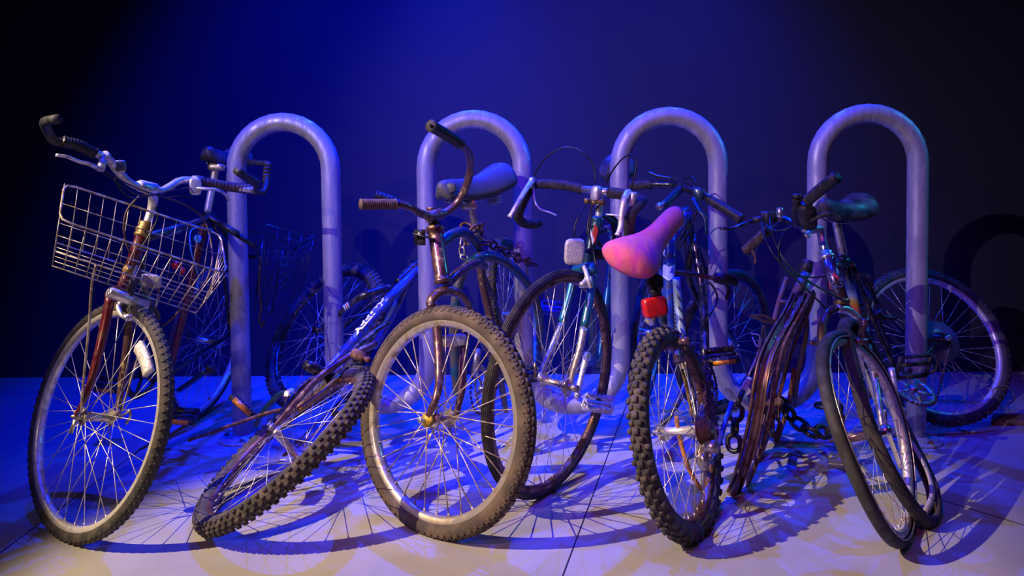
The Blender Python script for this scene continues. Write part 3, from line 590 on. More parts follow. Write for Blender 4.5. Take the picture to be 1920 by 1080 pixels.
obj('crank_hub', lathe(MB(), P(545, 745, 2.40), V(.3, -.6, .3), [(0, 0.028), (0.02, 0.028), (0.02, 0.014), (0.035, 0.014)], 8), M['steel'], B)
make_pedal(B, P(455, 763, 2.50), P(482, 785, 2.5) - P(440, 745, 2.5), V(.5, .35, .6), 0.11, 0.05)
tube(B, 'kickstand', [(352, 826, 2.38), (420, 802, 2.42), (500, 775, 2.46), (530, 769, 2.48)], [0.006, 0.007, 0.008], M['rust'])
make_chainring(B, P(660, 745, 2.42), nB, 0.085, 38, M['blackpaint'])
make_chain_loop(B, P(660, 745, 2.42), 0.087, P(548, 842, 2.14), 0.03, nB)
tube(B, 'chain_guard', [(560, 770, 2.18), (600, 740, 2.24), (640, 705, 2.32), (690, 690, 2.4)], 0.010, M['brass'])
grip(B, [(704, 365, 2.86), (735, 375, 2.88), (768, 392, 2.9)], 0.016, M['black'], 10)
tube(B, 'handlebar', [(768, 392, 2.9), (785, 405, 2.92), (800, 430, 2.94), (796, 470, 2.9), (790, 500, 2.84)], 0.012, M['blackpaint'])

# ================================================================ BIKE C : worn bronze cruiser with flat front tyre
C = thing('bicycle', 'worn purple-bronze cruiser bicycle with flat brown front tyre and high handlebar', 'bicycle', (-0.1, 2.4, 0))
cC = V(-0.208, 2.005, 0.309)
fwC, nC, aC, bC = make_wheel(C, 'front_wheel', cC, -36.8, 10.9, 0.322, 0.05, 0.034, 36, M['tyre_br'], M['warmrim'], CHEV, 0.042, fr=0.021, sr=0.0018, spm=M['wire'], ax_ext=0.03, rimdeep=1.25)
aC = aC if aC[0] > 0 else -aC
cCr = V(0.006, 2.88, 0.464)
rwC, nCr, aCr, bCr = make_wheel(C, 'rear_wheel', cCr, 75, 10.1, 0.32, 0.05, 0.03, 32, M['tyre_br'], M['steel'], CHEV, 0.05, sr=0.0012)
L1 = cC + nC * 0.062; L2 = cC - nC * 0.062
tube(C, 'fork_blade', px([(806, 568, 2.09), (816, 590, 2.09), (822, 650, 2.06), (824, 705, 2.01), (818, 745, 1.965)]) + [L1], [0.0135, 0.014, 0.014, 0.012, 0.009], M['purple'], world=True)
tube(C, 'fork_blade', px([(882, 575, 2.19), (874, 620, 2.17), (868, 680, 2.12), (866, 730, 2.08)]) + [L2], [0.0135, 0.014, 0.013, 0.009], M['purple'], world=True)
obj('fork_crown', sweep(MB(), crv([P(805, 572, 2.09), P(812, 558, 2.10), P(834, 545, 2.13), P(862, 552, 2.16), P(880, 575, 2.19)], 6), [0.014, 0.017, 0.020, 0.017, 0.014], 14, flat=0.8), M['purple'], C)
mb = MB(); lathe(mb, P(831, 533, 2.13), P(815, 425, 2.2) - P(831, 533, 2.13), [(0, 0.020), (0.003, 0.028), (0.012, 0.029), (0.016, 0.0235), (0.03, 0.024), (0.15, 0.0235), (0.168, 0.024), (0.172, 0.030), (0.184, 0.029), (0.188, 0.021), (0.2, 0.017)], 24); obj('head_tube', mb, M['purple'], C)
tube(C, 'stem', [(815, 430, 2.195), (811, 405, 2.2), (809, 388, 2.2)], [0.0145, 0.015, 0.016], M['purple'])
obj('stem_clamp', lathe(MB(), P(800, 408, 2.17), P(838, 398, 2.22) - P(800, 408, 2.17), [(0, 0.014), (0.004, 0.019), (0.056, 0.019), (0.062, 0.014)], 16), M['purple'], C)
tube(C, 'handlebar', [(742, 383, 2.06), (766, 388, 2.09), (788, 400, 2.13), (812, 406, 2.17), (836, 398, 2.22), (858, 380, 2.24), (873, 352, 2.23), (882, 318, 2.2), (879, 288, 2.14), (862, 268, 2.06)], 0.0125, M['purple'])
grip(C, [(676, 383, 2.0), (742, 383, 2.06)], 0.0145, M['brown'], 16)
grip(C, [(862, 269, 2.06), (836, 252, 2.0), (808, 236, 1.93)], 0.0155, M['black'], 13)
obj('grip_end_hole', sweep(MB(), [P(808.5, 236, 1.93), P(807, 235, 1.922)], 0.005, 10), M['joint'], C)
mb = MB(); box(mb, P(787, 445, 2.15), nrm(V(1, -.3, 0)), nrm(V(0, 0, 1)), nrm(V(.3, 1, 0)), (0.018, 0.024, 0.002)); box(mb, P(795, 443, 2.15), nrm(V(1, 0, -.3)), nrm(V(0, 1, 0)), nrm(V(.3, 0, 1)), (0.035, 0.016, 0.002)); obj('reflector_bracket', mb, M['blackpaint'], C)
tube(C, 'top_tube', [(822, 460, 2.2), (845, 442, 2.26), (868, 435, 2.34), (888, 452, 2.42), (902, 478, 2.5)], [0.018, 0.018, 0.0175, 0.017], M['bluegrey'])
tube(C, 'down_tube', [(836, 535, 2.17), (862, 510, 2.26), (892, 494, 2.38), (908, 500, 2.46)], 0.0155, M['purple'])
tube(C, 'cantilever_tube', [(858, 740, 2.42), (852, 660, 2.42), (852, 590, 2.40), (862, 525, 2.40), (880, 495, 2.42), (905, 480, 2.45), (940, 488, 2.52), (975, 515, 2.58), (998, 548, 2.62), (1012, 600, 2.68), (1015, 660, 2.78)], 0.0175, M['bluegrey'], n=8)
tube(C, 'seat_tube', [(898, 470, 2.5), (905, 530, 2.52), (920, 600, 2.54), (938, 690, 2.56)], 0.016, M['purple'])
tube(C, 'seat_post', [(880, 378, 2.46), (892, 430, 2.48), (899, 475, 2.5)], 0.0135, M['steel'])
make_saddle(C, P(950, 322, 2.62), P(822, 358, 2.36), nrm(V(-.25, -.35, 1)), 0.17, 0.085, M['greyseat'], nosew=0.42)
mb = MB()
for q in ((922, 362), (932, 358)):
    c0 = P(q[0], q[1], 2.58)
    pts = [c0 + V(0.014 * math.cos(t), 0.014 * math.sin(t), -t * 0.0016) for t in np.linspace(0, 28, 90)]; sweep(mb, pts, 0.0028, 6)
obj('saddle_spring', mb, M['steel'], C)
obj('saddle_clamp', bbox_round(MB(), P(880, 384, 2.46), V(1, 0, 0), V(0, 0, 1), V(0, 1, 0), (0.03, 0.018, 0.02)), M['steel'], C)
obj('saddle_badge', lathe(MB(), P(846, 352, 2.36), V(-.2, -1, .1), [(0, 0.018), (0.004, 0.018), (0.005, 0.014)], 20), M['black'], C)
rf = obj('fork_reflector', bbox_round(MB(), P(850, 638, 2.12), nrm(V(1, .45, 0)), V(0, 0, 1), nrm(V(.45, -1, 0)), (0.040, 0.018, 0.008), n=6), M['white'], C); rf['label'] = 'white plastic reflector'
mb = MB()
lathe(mb, L1 - nC * 0.012, nC, [(0, 0.019), (0.012, 0.021), (0.012, 0.015), (0.02, 0.015)], 8)
o = obj('axle_nut', mb, M['yellow'], C); o['label'] = 'yellow painted axle nut'
obj('axle_end', lathe(MB(), L1 + nC * 0.006, nC, [(0, 0.007), (0.022, 0.007), (0.022, 0.004)], 10), M['steel'], C)
tube(C, 'seat_stay', px([(900, 500, 2.5), (925, 560, 2.6), (955, 640, 2.8)]) + [cCr + nCr * 0.06], 0.009, M['blackpaint'], world=True)
tube(C, 'chain_stay', px([(920, 740, 2.55)]) + [cCr - nCr * 0.06], 0.010, M['blackpaint'], world=True)
make_chainring(C, P(905, 730, 2.52), nCr, 0.085, 36, M['steel'])
make_chain_loop(C, P(905, 730, 2.52), 0.087, cCr + nCr * 0.04, 0.03, nCr)
mb = MB(); box(mb, P(893, 680, 2.45), nrm(V(1, .2, -.2)), nrm(V(.2, 0, 1)), V(0, 1, 0), (0.012, 0.05, 0.002)); obj('chain_guard', mb, M['steel'], C)
tube(C, 'mudguard_stay', [(880, 590, 2.3), (905, 640, 2.4), (935, 700, 2.5), (948, 770, 2.6)], 0.012, M['blackpaint'])
make_pedal(C, P(985, 702, 2.45), V(1, .2, .1), V(0, -.4, 1), 0.10, 0.06, refl=None)

ch = thing('chain', 'rusty iron chain wound round the cruiser seat post and draped to the second rack hoop', 'chain', P(900, 450, 2.5))
chain_links(ch, px([(868, 420, 2.44), (885, 430, 2.42), (900, 425, 2.46), (893, 440, 2.52), (872, 440, 2.48), (880, 452, 2.43), (902, 452, 2.44), (930, 462, 2.5), (955, 474, 2.56), (975, 485, 2.62), (995, 492, 2.68), (1004, 500, 2.73)]), 0.052, 0.0046, M['rust'])
chain_links(ch, px([(868, 450, 2.42), (866, 470, 2.41), (870, 482, 2.42), (884, 474, 2.43)]), 0.036, 0.0034, M['steel'])

# ================================================================ BIKE D : teal road bike with drop bars
D = thing('bicycle', 'teal racing bicycle with black taped drop handlebar and chrome tipped fork', 'bicycle', (0.2, 2.5, 0))
cD = V(0.127, 2.202, 0.358)
fwD, nD, aD, bD = make_wheel(D, 'front_wheel', cD, 53.8, -4.7, 0.356, 0.028, 0.024, 36, M['tyre'], M['brownmetal'], None, 0.045, sr=0.0010, ax_ext=0.03)
mt = MB(); tw = 0.028
for k, r_ in enumerate((-0.009, -0.0045, 0, 0.0045, 0.009)):
    ring(mt, circle(cD + nD * r_, aD, bD, 0.356 + 0.0002 - (abs(r_) * 18) ** 2 * 0.08, 110), cD, [(0.0006, -0.0012), (0.0014, 0), (0.0006, 0.0012), (-0.001, 0)], clamp=nD)
obj('tread_ribs', mt, M['tyre'], fwD)
cDr = V(0.60, 3.12, 0.342)
rwD, nDr, aDr, bDr = make_wheel(D, 'rear_wheel', cDr, 68, -5, 0.34, 0.028, 0.022, 28, M['tyre'], M['steel'], None, 0.05, sr=0.0009)
E1 = cD + nD * 0.06; E2 = cD - nD * 0.06
tube(D, 'fork_blade', [(1112, 510, 2.28), (1106, 560, 2.25), (1095, 614, 2.215)], 0.0135, M['teal'])
tube(D, 'fork_blade', px([(1095, 614, 2.215), (1087, 655, 2.19), (1074, 700, 2.175)]) + [E1], [0.013, 0.012, 0.009, 0.006], M['chrome'], world=True)
tube(D, 'fork_blade', [(1076, 520, 2.38), (1066, 560, 2.36), (1053, 606, 2.34)], 0.0135, M['teal'])
tube(D, 'fork_blade', px([(1053, 606, 2.34), (1038, 645, 2.31), (1020, 682, 2.27)]) + [E2], [0.013, 0.012, 0.009, 0.006], M['chrome'], world=True)
obj('fork_crown', sweep(MB(), px([(1112, 515, 2.275), (1108, 500, 2.29), (1080, 505, 2.37), (1076, 525, 2.38)]), 0.016, 12), M['teal'], D)
tube(D, 'head_tube', [(1100, 503, 2.33), (1108, 460, 2.34), (1120, 418, 2.36)], 0.0185, M['dteal'])
mb = MB(); lathe(mb, P(1117, 428, 2.355), P(1122, 400, 2.36) - P(1117, 428, 2.355), [(0, 0.021), (0.008, 0.025), (0.016, 0.02), (0.024, 0.024), (0.034, 0.024), (0.04, 0.014)], 18); obj('headset', mb, M['teal'], D)
patch_on(D, 'head_badge', P(1108, 462, 2.33), P(1118, 425, 2.35), 0.0185, 0.1, 0.8, -0.5, 0.35, M['decal_red'], 1.2)
patch_on(D, 'head_badge', P(1108, 462, 2.33), P(1118, 425, 2.35), 0.0185, 0.0, 0.3, -0.2, 0.9, M['decal'], 1.6, 0.0018)
tube(D, 'stem', [(1122, 410, 2.36), (1124, 378, 2.37), (1122, 358, 2.33)], [0.0125, 0.013, 0.017], M['alloy'])
obj('stem_clamp', lathe(MB(), P(1092, 355, 2.37), P(1146, 361, 2.29) - P(1092, 355, 2.37), [(0, 0.013), (0.13, 0.013)], 18), M['chrome'], D)
obj('stem_clamp', bbox_round(MB(), P(1118, 362, 2.30), nrm(V(.8, -.6, 0)), nrm(V(.1, 0, 1)), nrm(V(-.6, -.8, 0)), (0.014, 0.024, 0.015)), M['alloy'], D)
HD = [(1092, 355, 2.37), (1060, 348, 2.41), (1020, 345, 2.46), (1000, 347, 2.48), (990, 360, 2.46), (978, 385, 2.42), (972, 405, 2.42), (980, 417, 2.44), (1000, 421, 2.48), (1010, 418, 2.52)]
tube(D, 'handlebar_tape', HD, 0.0165, M['foam'], n=6)
HD2 = [(1146, 361, 2.29), (1165, 365, 2.26), (1190, 367, 2.23), (1202, 375, 2.22), (1200, 392, 2.22)]
tube(D, 'handlebar_tape', [(1142, 361, 2.30), (1165, 364, 2.27), (1190, 370, 2.24), (1204, 376, 2.23)], 0.018, M['foam'])
tube(D, 'handlebar_tape', [(1204, 376, 2.23), (1196, 385, 2.19), (1184, 400, 2.17), (1180, 425, 2.18), (1182, 450, 2.24), (1190, 462, 2.3)], 0.018, M['foam'], n=6)
lever(D, [(998, 338, 2.46), (988, 352, 2.42), (972, 378, 2.38), (955, 407, 2.36)], 0.0095, M['alloy'])
lever(D, [(1000, 348, 2.46), (1002, 375, 2.44), (1012, 392, 2.43), (1030, 398, 2.42), (1043, 404, 2.42)], 0.0055, M['alloy'], 'safety_lever')
lever(D, [(1178, 358, 2.18), (1170, 375, 2.15), (1165, 400, 2.14), (1163, 425, 2.13), (1157, 441, 2.12)], 0.0095, M['alloy'])
lever(D, [(1170, 405, 2.16), (1150, 403, 2.17), (1137, 402, 2.18)], 0.005, M['alloy'], 'safety_lever')
obj('brake_hood', bbox_round(MB(), P(1187, 378, 2.18), nrm(V(.3, .8, -.5)), nrm(V(.2, 0, 1)), nrm(V(1, -.3, 0)), (0.022, 0.024, 0.009)), M['alloy'], D)
obj('brake_hood', bbox_round(MB(), P(997, 345, 2.46), nrm(V(.3, .8, -.5)), nrm(V(.2, 0, 1)), nrm(V(1, -.3, 0)), (0.016, 0.02, 0.009)), M['alloy'], D)
for q in ([(1000, 332, 2.45), (1020, 300, 2.42), (1045, 281, 2.4), (1070, 276, 2.38), (1095, 287, 2.36), (1112, 310, 2.35), (1117, 342, 2.34)],
          [(1135, 346, 2.3), (1150, 318, 2.28), (1168, 297, 2.25), (1183, 290, 2.22), (1193, 300, 2.2), (1190, 330, 2.19), (1181, 357, 2.18)],
          [(1100, 382, 2.33), (1085, 405, 2.3), (1077, 430, 2.29), (1077, 448, 2.29)], [(1122, 385, 2.31), (1108, 410, 2.28), (1106, 440, 2.28), (1112, 470, 2.28), (1118, 500, 2.26)], [(1112, 378, 2.31), (1104, 410, 2.29), (1100, 440, 2.28)]):
    tube(D, 'brake_cable', q, 0.0026, M['cable'], seg=7, n=7)
mb = MB(); lathe(mb, P(1098, 378, 2.33), V(.8, -.6, 0), [(0, 0.008), (0.07, 0.008)], 10)
for k in range(3): lathe(mb, P(1100 + k * 14, 376 + k * 3, 2.31), V(0, 0, 1), [(-0.008, 0.01), (0.008, 0.01)], 10)
obj('cable_hanger', mb, M['brass'], D)
fr_ = obj('front_reflector', bbox_round(MB(), P(1077, 472, 2.26), nrm(V(1, .15, 0)), nrm(V(.05, 0, 1)), nrm(V(.15, -1, 0)), (0.032, 0.042, 0.008), n=5), M['cream'], D); fr_['label'] = 'frosted clear front reflector'
for k, (cx, cy, r_) in enumerate(((1128, 440, 0.062), (1134, 446, 0.068), (1140, 436, 0.058))):
    cc = P(cx, cy, 2.42 + 0.012 * k); tube(D, 'coiled_lock_cable', [cc + V(r_ * 0.75 * math.cos(t), 0.3 * r_ * math.cos(t), r_ * math.sin(t)) for t in np.linspace(0, 2 * math.pi, 15)[:-1]], 0.0065, M['cable'], closed=True, world=True)
mb = MB(); sweep(mb, crv(px([(1095, 500, 2.26), (1100, 520, 2.22), (1090, 535, 2.2)]), 5), 0.007, 8); lathe(mb, P(1086, 534, 2.22), V(1, 0, 0), [(0, 0.01), (0.03, 0.01)], 10); sweep(mb, px([(1097, 505, 2.22), (1108, 540, 2.2)]), 0.007, 8); obj('brake_caliper', mb, M['alloy'], D)
obj('bottle_lamp', bbox_round(MB(), P(1122, 475, 2.38), nrm(V(1, .2, 0)), V(0, 0, 1), nrm(V(.2, -1, 0)), (0.032, 0.02, 0.03)), M['black'], D)
tube(D, 'down_tube', [(1104, 488, 2.36), (1108, 560, 2.5), (1112, 680, 2.72)], 0.016, M['dteal'])
tube(D, 'top_tube', [(1118, 435, 2.38), (1148, 425, 2.86)], 0.014, M['dteal'])
tube(D, 'seat_tube', [(1152, 400, 2.9), (1140, 540, 2.84), (1122, 690, 2.76)], 0.0145, M['teal'])
tube(D, 'seat_post', [(1156, 340, 2.92), (1152, 400, 2.9)], 0.0135, M['steel'])
make_saddle(D, P(1160, 303, 3.02), P(1146, 318, 2.78), V(0, 0, 1), 0.17, 0.085, M['seat'], nosew=0.3)
tube(D, 'chain_stay', px([(1118, 692, 2.76)]) + [cDr + nDr * 0.06], 0.008, M['dteal'], world=True)
tube(D, 'seat_stay', px([(1150, 425, 2.9)]) + [cDr + nDr * 0.06], 0.007, M['dteal'], world=True)
make_chainring(D, P(1068, 690, 2.70), nDr, 0.085, 44, M['blackpaint'])
tube(D, 'crank_arm', [(1100, 668, 2.62), (1090, 705, 2.58), (1080, 748, 2.55)], [0.014, 0.010, 0.011], M['alloy'])
obj('crank_cap', lathe(MB(), P(1098, 668, 2.6), V(.8, -.6, 0), [(0, 0.017), (0.015, 0.017)], 14), M['alloy'], D)
make_pedal(D, P(1122, 757, 2.42), V(.95, -.3, -.1), V(0, -.5, 1), 0.10, 0.06, M['alloy'], None, cage=True)
make_pedal(D, P(1037, 578, 2.8), V(.9, 0, -.1), V(0, -.7, 1), 0.09, 0.05, M['blue'], None, cage=True)
mb = MB(); lathe(mb, cD + nD * 0.05, nD, [(0, 0.030), (0.004, 0.030)], 14); sweep(mb, [cD + nD * 0.06, cD + nD * 0.085], 0.012, 12); obj('axle_washer', mb, M['steel'], D)
tube(D, 'valve_pin', [(1003, 708, 2.24), (1003, 680, 2.24)], 0.004, M['brass'])

# ================================================================ BIKE E : mountain bike, rear wheel to the viewer, pink saddle
Eb = thing('bicycle', 'mountain bicycle with pink fabric saddle, red rear reflector and coarse knobbly rear tyre', 'bicycle', (0.7, 2.4, 0))
cE = V(0.467, 1.988, 0.272)
rwE, nE, aE, bE = make_wheel(Eb, 'rear_wheel', cE, 58.2, 12.5, 0.29, 0.052, 0.03, 36, M['knob'], M['brownmetal'], (46, [(0, 0.0085, 0.0075, 0.004, 0.0, 0.0), (24, 0.006, 0.006, 0.004, 0.5, 0.3), (-24, 0.006, 0.006, 0.004, 0.5, -0.3), (54, 0.0065, 0.008, 0.0045, 0.0, 0.1), (-54, 0.0065, 0.008, 0.0045, 0.0, -0.1)]), 0.06, sr=0.0012, hubm=M['alloy'], ax_ext=0.02)
cEf = V(0.905, 3.02, 0.317)
fwE, nEf, aEf, bEf = make_wheel(Eb, 'front_wheel', cEf, 37.4, -5.2, 0.315, 0.042, 0.024, 28, M['tyre'], M['blackpaint'], None, 0.048, sr=0.0011, hubm=M['alloy'])
make_saddle(Eb, P(1163, 496, 1.97), P(1271, 399, 2.24), np.cross(V(.17, .2, .12), V(-.8, .41, .45)) if np.cross(V(.17, .2, .12), V(-.8, .41, .45))[2] > 0 else -np.cross(V(.17, .2, .12), V(-.8, .41, .45)), 0.175, 0.085, M['pink'], nosew=0.42, k=2.1, dr=0.15, label='pink suede saddle cover')
tube(Eb, 'seat_post', [(1218, 500, 2.10), (1228, 530, 2.12), (1236, 565, 2.14), (1246, 610, 2.18)], 0.0135, M['dteal'])
mb = MB(); bbox_round(mb, P(1228, 528, 2.1), V(1, 0, 0), V(0, 0, 1), V(0, 1, 0), (0.022, 0.022, 0.02)); sweep(mb, px([(1222, 540, 2.05), (1232, 555, 2.05)]), 0.013, 10); obj('reflector_bracket', mb, M['black'], Eb)
rx = nrm(V(1, .25, .12)); rz = nrm(V(.3, -1, .1)); ry = nrm(np.cross(rz, rx))
rr_ = obj('rear_reflector', bbox_round(MB(), P(1227, 576, 2.03), rx, ry, rz, (0.035, 0.029, 0.014), n=6), M['red'], Eb); rr_['label'] = 'large red rear reflector'
tube(Eb, 'reflector_stem', [(1226, 592, 2.06), (1222, 606, 2.09), (1212, 600, 2.12)], 0.008, M['steel'])
tube(Eb, 'seat_tube', [(1256, 440, 2.36), (1254, 520, 2.34), (1256, 600, 2.32), (1264, 660, 2.32)], 0.0195, M['blue'])
def chevrons(par, p0, p1, r, k0, k1, m):
    x = nrm(p1 - p0); L = np.linalg.norm(p1 - p0)
    for s in (k0, k1):
        mid = p0 + x * L * s; f = CAM - mid; z = nrm(f - x * np.dot(f, x)); y = np.cross(z, x); vs = []; fs = []; K = 12
        for i in range(K + 1):
            a = -1.3 + 2.6 * i / K; sh = abs(a) * 0.012
            for t in (0, 0.045): vs.append(mid + x * (t - sh) + (r + 0.0012) * (math.cos(a) * z + math.sin(a) * y))
        for i in range(K): fs.append((i * 2, i * 2 + 2, i * 2 + 3, i * 2 + 1))
        obj('white_chevron', MB().add(vs, fs), m, par)
chevrons(Eb, P(1255, 455, 2.36), P(1254, 520, 2.34), 0.0195, 0.1, 0.72, M['decal'])
tube(Eb, 'seat_stay', [(1268, 520, 2.3), (1272, 570, 2.28), (1280, 640, 2.22)], 0.0130, M['decal_blue'])
for k in range(12): patch_on(Eb, 'decal_mark', P(1255, 530, 2.335), P(1259, 620, 2.32), 0.0195, k / 12, k / 12 + 0.05, 0.55, 0.95, M['decal'], 1.0)
for k in range(5): patch_on(Eb, 'dark_swoosh', P(1269, 530, 2.295), P(1279, 636, 2.225), 0.013, 0.04 + k * 0.19, 0.11 + k * 0.19, -0.2, 1.2, M['blue'], 1.5)
tube(Eb, 'top_tube', [(1258, 450, 2.36), (1290, 400, 2.7)], 0.016, M['blue'])
tube(Eb, 'down_tube', [(1300, 440, 2.75), (1318, 560, 2.66), (1322, 680, 2.5)], 0.017, M['blackpaint'])
tube(Eb, 'seat_stay', px([(1262, 625, 2.26), (1268, 650, 2.2), (1296, 730, 2.12), (1308, 790, 2.06)]) , [0.010, 0.010, 0.009], M['blackpaint'], world=True)
tube(Eb, 'seat_stay', px([(1279, 692, 2.05), (1290, 740, 2.03), (1298, 780, 2.03)]), 0.0045, M['gold'], world=True)
tube(Eb, 'chain_stay', px([(1322, 700, 2.44), (1318, 760, 2.2)]) + [cE + nE * 0.075], [0.012, 0.009], M['blue'], world=True)
tube(Eb, 'chain_stay', px([(1300, 690, 2.5), (1262, 770, 2.2)]) + [cE - nE * 0.075], [0.012, 0.009], M['blue'], world=True)
tube(Eb, 'chain_guard_strip', [(1268, 780, 2.0), (1273, 815, 1.99), (1282, 850, 1.98), (1292, 880, 1.98), (1312, 915, 2.0)], 0.0125, M['orange'], flat=0.5)
mb = MB()
for k in range(6): lathe(mb, cE + nE * (0.062 + k * 0.006), nE, [(0, 0.040 - k * 0.003), (0.002, 0.040 - k * 0.003)], 26)
obj('cassette', mb, M['rust'], Eb)
make_chainring(Eb, P(1330, 720, 2.42), nE, 0.08, 38, M['blackpaint'])
make_chain_loop(Eb, P(1330, 720, 2.42), 0.082, cE + nE * 0.085, 0.03, nE)
mb = MB(); sweep(mb, crv([cE + nE * 0.09, P(1316, 838, 1.96), P(1312, 862, 1.95), P(1322, 880, 1.95)], 5), 0.011, 10); lathe(mb, P(1318, 862, 1.93), nE, [(0, 0.022), (0.012, 0.022)], 12); lathe(mb, P(1325, 838, 1.93), nE, [(0, 0.018), (0.03, 0.018)], 12); obj('rear_derailleur', mb, M['steel'], Eb)
tube(Eb, 'derailleur_cable', [(1305, 857, 1.92), (1325, 853, 1.95), (1342, 838, 2.0), (1350, 815, 2.05), (1345, 802, 2.1), (1320, 804, 2.05)], 0.0035, M['alloy'], seg=8, n=8)
tube(Eb, 'kickstand', [(1334, 870, 2.1), (1348, 830, 2.14), (1362, 785, 2.2), (1372, 755, 2.25)], 0.008, M['blue'])
mb = MB()
for q in ([(1245, 610, 2.15), (1262, 625, 2.1), (1282, 638, 2.05), (1285, 655, 2.03)],): sweep(mb, crv(px(q), 5), 0.0065, 8)
lathe(mb, P(1280, 640, 2.03), nE, [(-0.01, 0.012), (0.02, 0.012)], 12); box(mb, P(1272, 668, 2.03), nE, V(0, 0, 1), nrm(np.cross(nE, V(0, 0, 1))), (0.012, 0.02, 0.012)); obj('brake_arm', mb, M['purple'], Eb)
mb = MB(); lathe(mb, P(1265, 668, 2.0), nE, [(0, 0.016), (0.014, 0.016)], 12); obj('brake_boss', mb, M['steel'], Eb)
make_pedal(Eb, P(1352, 667, 2.5), V(1, 0, .12), V(0, -.5, 1), 0.11, 0.055)
tube(Eb, 'crank_arm', [(1330, 720, 2.44), (1320, 695, 2.46), (1318, 668, 2.48)], 0.010, M['blackpaint'])
tube(Eb, 'bottle_cage', [(1325, 600, 2.55), (1345, 560, 2.6), (1330, 530, 2.62), (1310, 540, 2.62)], 0.004, M['cable'])
# handlebar
tube(Eb, 'stem', [(1243, 386, 2.50), (1262, 368, 2.54), (1280, 350, 2.58)], [0.0145, 0.0155, 0.016], M['dteal'])
obj('stem_bolt', lathe(MB(), P(1238, 388, 2.49), V(-.4, -.6, .4), [(0, 0.015), (0.008, 0.015), (0.008, 0.008), (0.012, 0.008)], 12), M['steel'], Eb)
tube(Eb, 'handlebar', [(1205, 346, 2.66), (1230, 346, 2.63), (1262, 347, 2.60), (1290, 355, 2.55), (1315, 366, 2.50), (1335, 376, 2.46), (1388, 410, 2.38)], 0.0145, M['blackpaint'])
grip(Eb, [(1330, 374, 2.46), (1360, 392, 2.42), (1390, 411, 2.38)], 0.0165, M['black'], 16)
grip(Eb, [(1182, 348, 2.68), (1222, 346, 2.64)], 0.016, M['foam'], 10)
obj('bar_clamp', bbox_round(MB(), P(1311, 364, 2.49), nrm(V(1, -.6, -.3)), V(0, 0, 1), nrm(V(-.6, -1, 0)), (0.02, 0.022, 0.02), n=3), M['dteal'], Eb)
lever(Eb, [(1300, 372, 2.46), (1310, 392, 2.42), (1322, 408, 2.40), (1325, 438, 2.39)], 0.008, M['dteal'])
lever(Eb, [(1215, 322, 2.64), (1235, 330, 2.62), (1262, 334, 2.6)], 0.008, M['dteal'])
for q in ([(1230, 333, 2.62), (1265, 334, 2.6), (1290, 345, 2.56), (1305, 352, 2.53)], [(1282, 336, 2.58), (1298, 332, 2.55), (1306, 345, 2.52)], [(1305, 400, 2.44), (1290, 440, 2.5), (1270, 470, 2.5)], [(1310, 395, 2.43), (1295, 420, 2.5), (1268, 460, 2.52)], [(1290, 400, 2.6), (1285, 450, 2.65), (1290, 520, 2.7)]):
    tube(Eb, 'gear_cable', q, 0.0028, M['cable'], seg=7)
tube(Eb, 'head_tube', [(1284, 392, 2.68), (1296, 450, 2.76)], 0.019, M['dteal'])
tube(Eb, 'fork_blade', px([(1300, 455, 2.76), (1290, 520, 2.8), (1320, 590, 2.88)]) + [cEf - nEf * 0.06], [0.016, 0.015, 0.010], M['blackpaint'], world=True)
tube(Eb, 'fork_blade', px([(1300, 455, 2.74), (1325, 520, 2.76), (1345, 590, 2.84)]) + [cEf + nEf * 0.06], [0.016, 0.015, 0.010], M['blackpaint'], world=True)
lkE = thing('bar_lock', 'straight rusty bar lock with blue-black barrel beside the third hoop', 'bike lock', P(1320, 520, 2.5))
tube(lkE, 'lock_bar', [(1262, 510, 2.42), (1300, 514, 2.44), (1348, 524, 2.47)], 0.0075, M['rust'])
obj('lock_barrel', lathe(MB(), P(1338, 520, 2.46), P(1382, 527, 2.48) - P(1338, 520, 2.46), [(0, 0.010), (0.006, 0.018), (0.03, 0.021), (0.083, 0.021), (0.085, 0.0)], 18), M['black'], lkE)
tube(lkE, 'lock_strap', [(1360, 530, 2.48), (1366, 545, 2.48), (1362, 562, 2.48)], 0.006, M['black'])

# ================================================================ BIKE F : wreck with buckled wheel
Fb = thing('wrecked_bicycle', 'rusting blue bicycle frame with a crushed and twisted wheel hanging upright', 'bicycle', (1.0, 2.4, 0))
pathF = px([(1500, 556, 2.34), (1486, 585, 2.26), (1462, 625, 2.18), (1442, 668, 2.10), (1431, 715, 2.06), (1424, 765, 2.06), (1412, 825, 2.08), (1394, 885, 2.14), (1378, 925, 2.26), (1384, 925, 2.36), (1404, 875, 2.48), (1428, 805, 2.56), (1446, 740, 2.60), (1462, 680, 2.60), (1480, 630, 2.56), (1498, 590, 2.48), (1506, 562, 2.40)])
pathF = crv(pathF, 7, True); cF = sum(pathF) / len(pathF)
rwv = 0.014
rimF = obj('buckled_wheel', ring(MB(), pathF, cF, [(0.010, -rwv), (0.013, -rwv), (0.013, -rwv * 0.75), (0.0, -rwv * 0.55), (0.0, rwv * 0.55), (0.013, rwv * 0.75), (0.013, rwv), (0.010, rwv), (-0.008, rwv), (-0.012, 0), (-0.008, -rwv)]), M['brownmetal'], Fb)
pF2 = crv([p * 1.0 + V(0.035, 0.05, 0.0) for p in pathF[::6]], 6, True)
def inset(path, k, c, dv=V(0, 0, 0)): return [c + (p - c) * k + dv for p in path]
obj('loose_tyre', ring(MB(), inset(pathF, 0.96, cF, V(0.045, 0.02, 0.012)), cF, [(0.016, -0.004), (0.019, 0.0), (0.016, 0.006), (-0.014, 0.008), (-0.016, 0.0), (-0.014, -0.006)]), M['rust'], Fb)
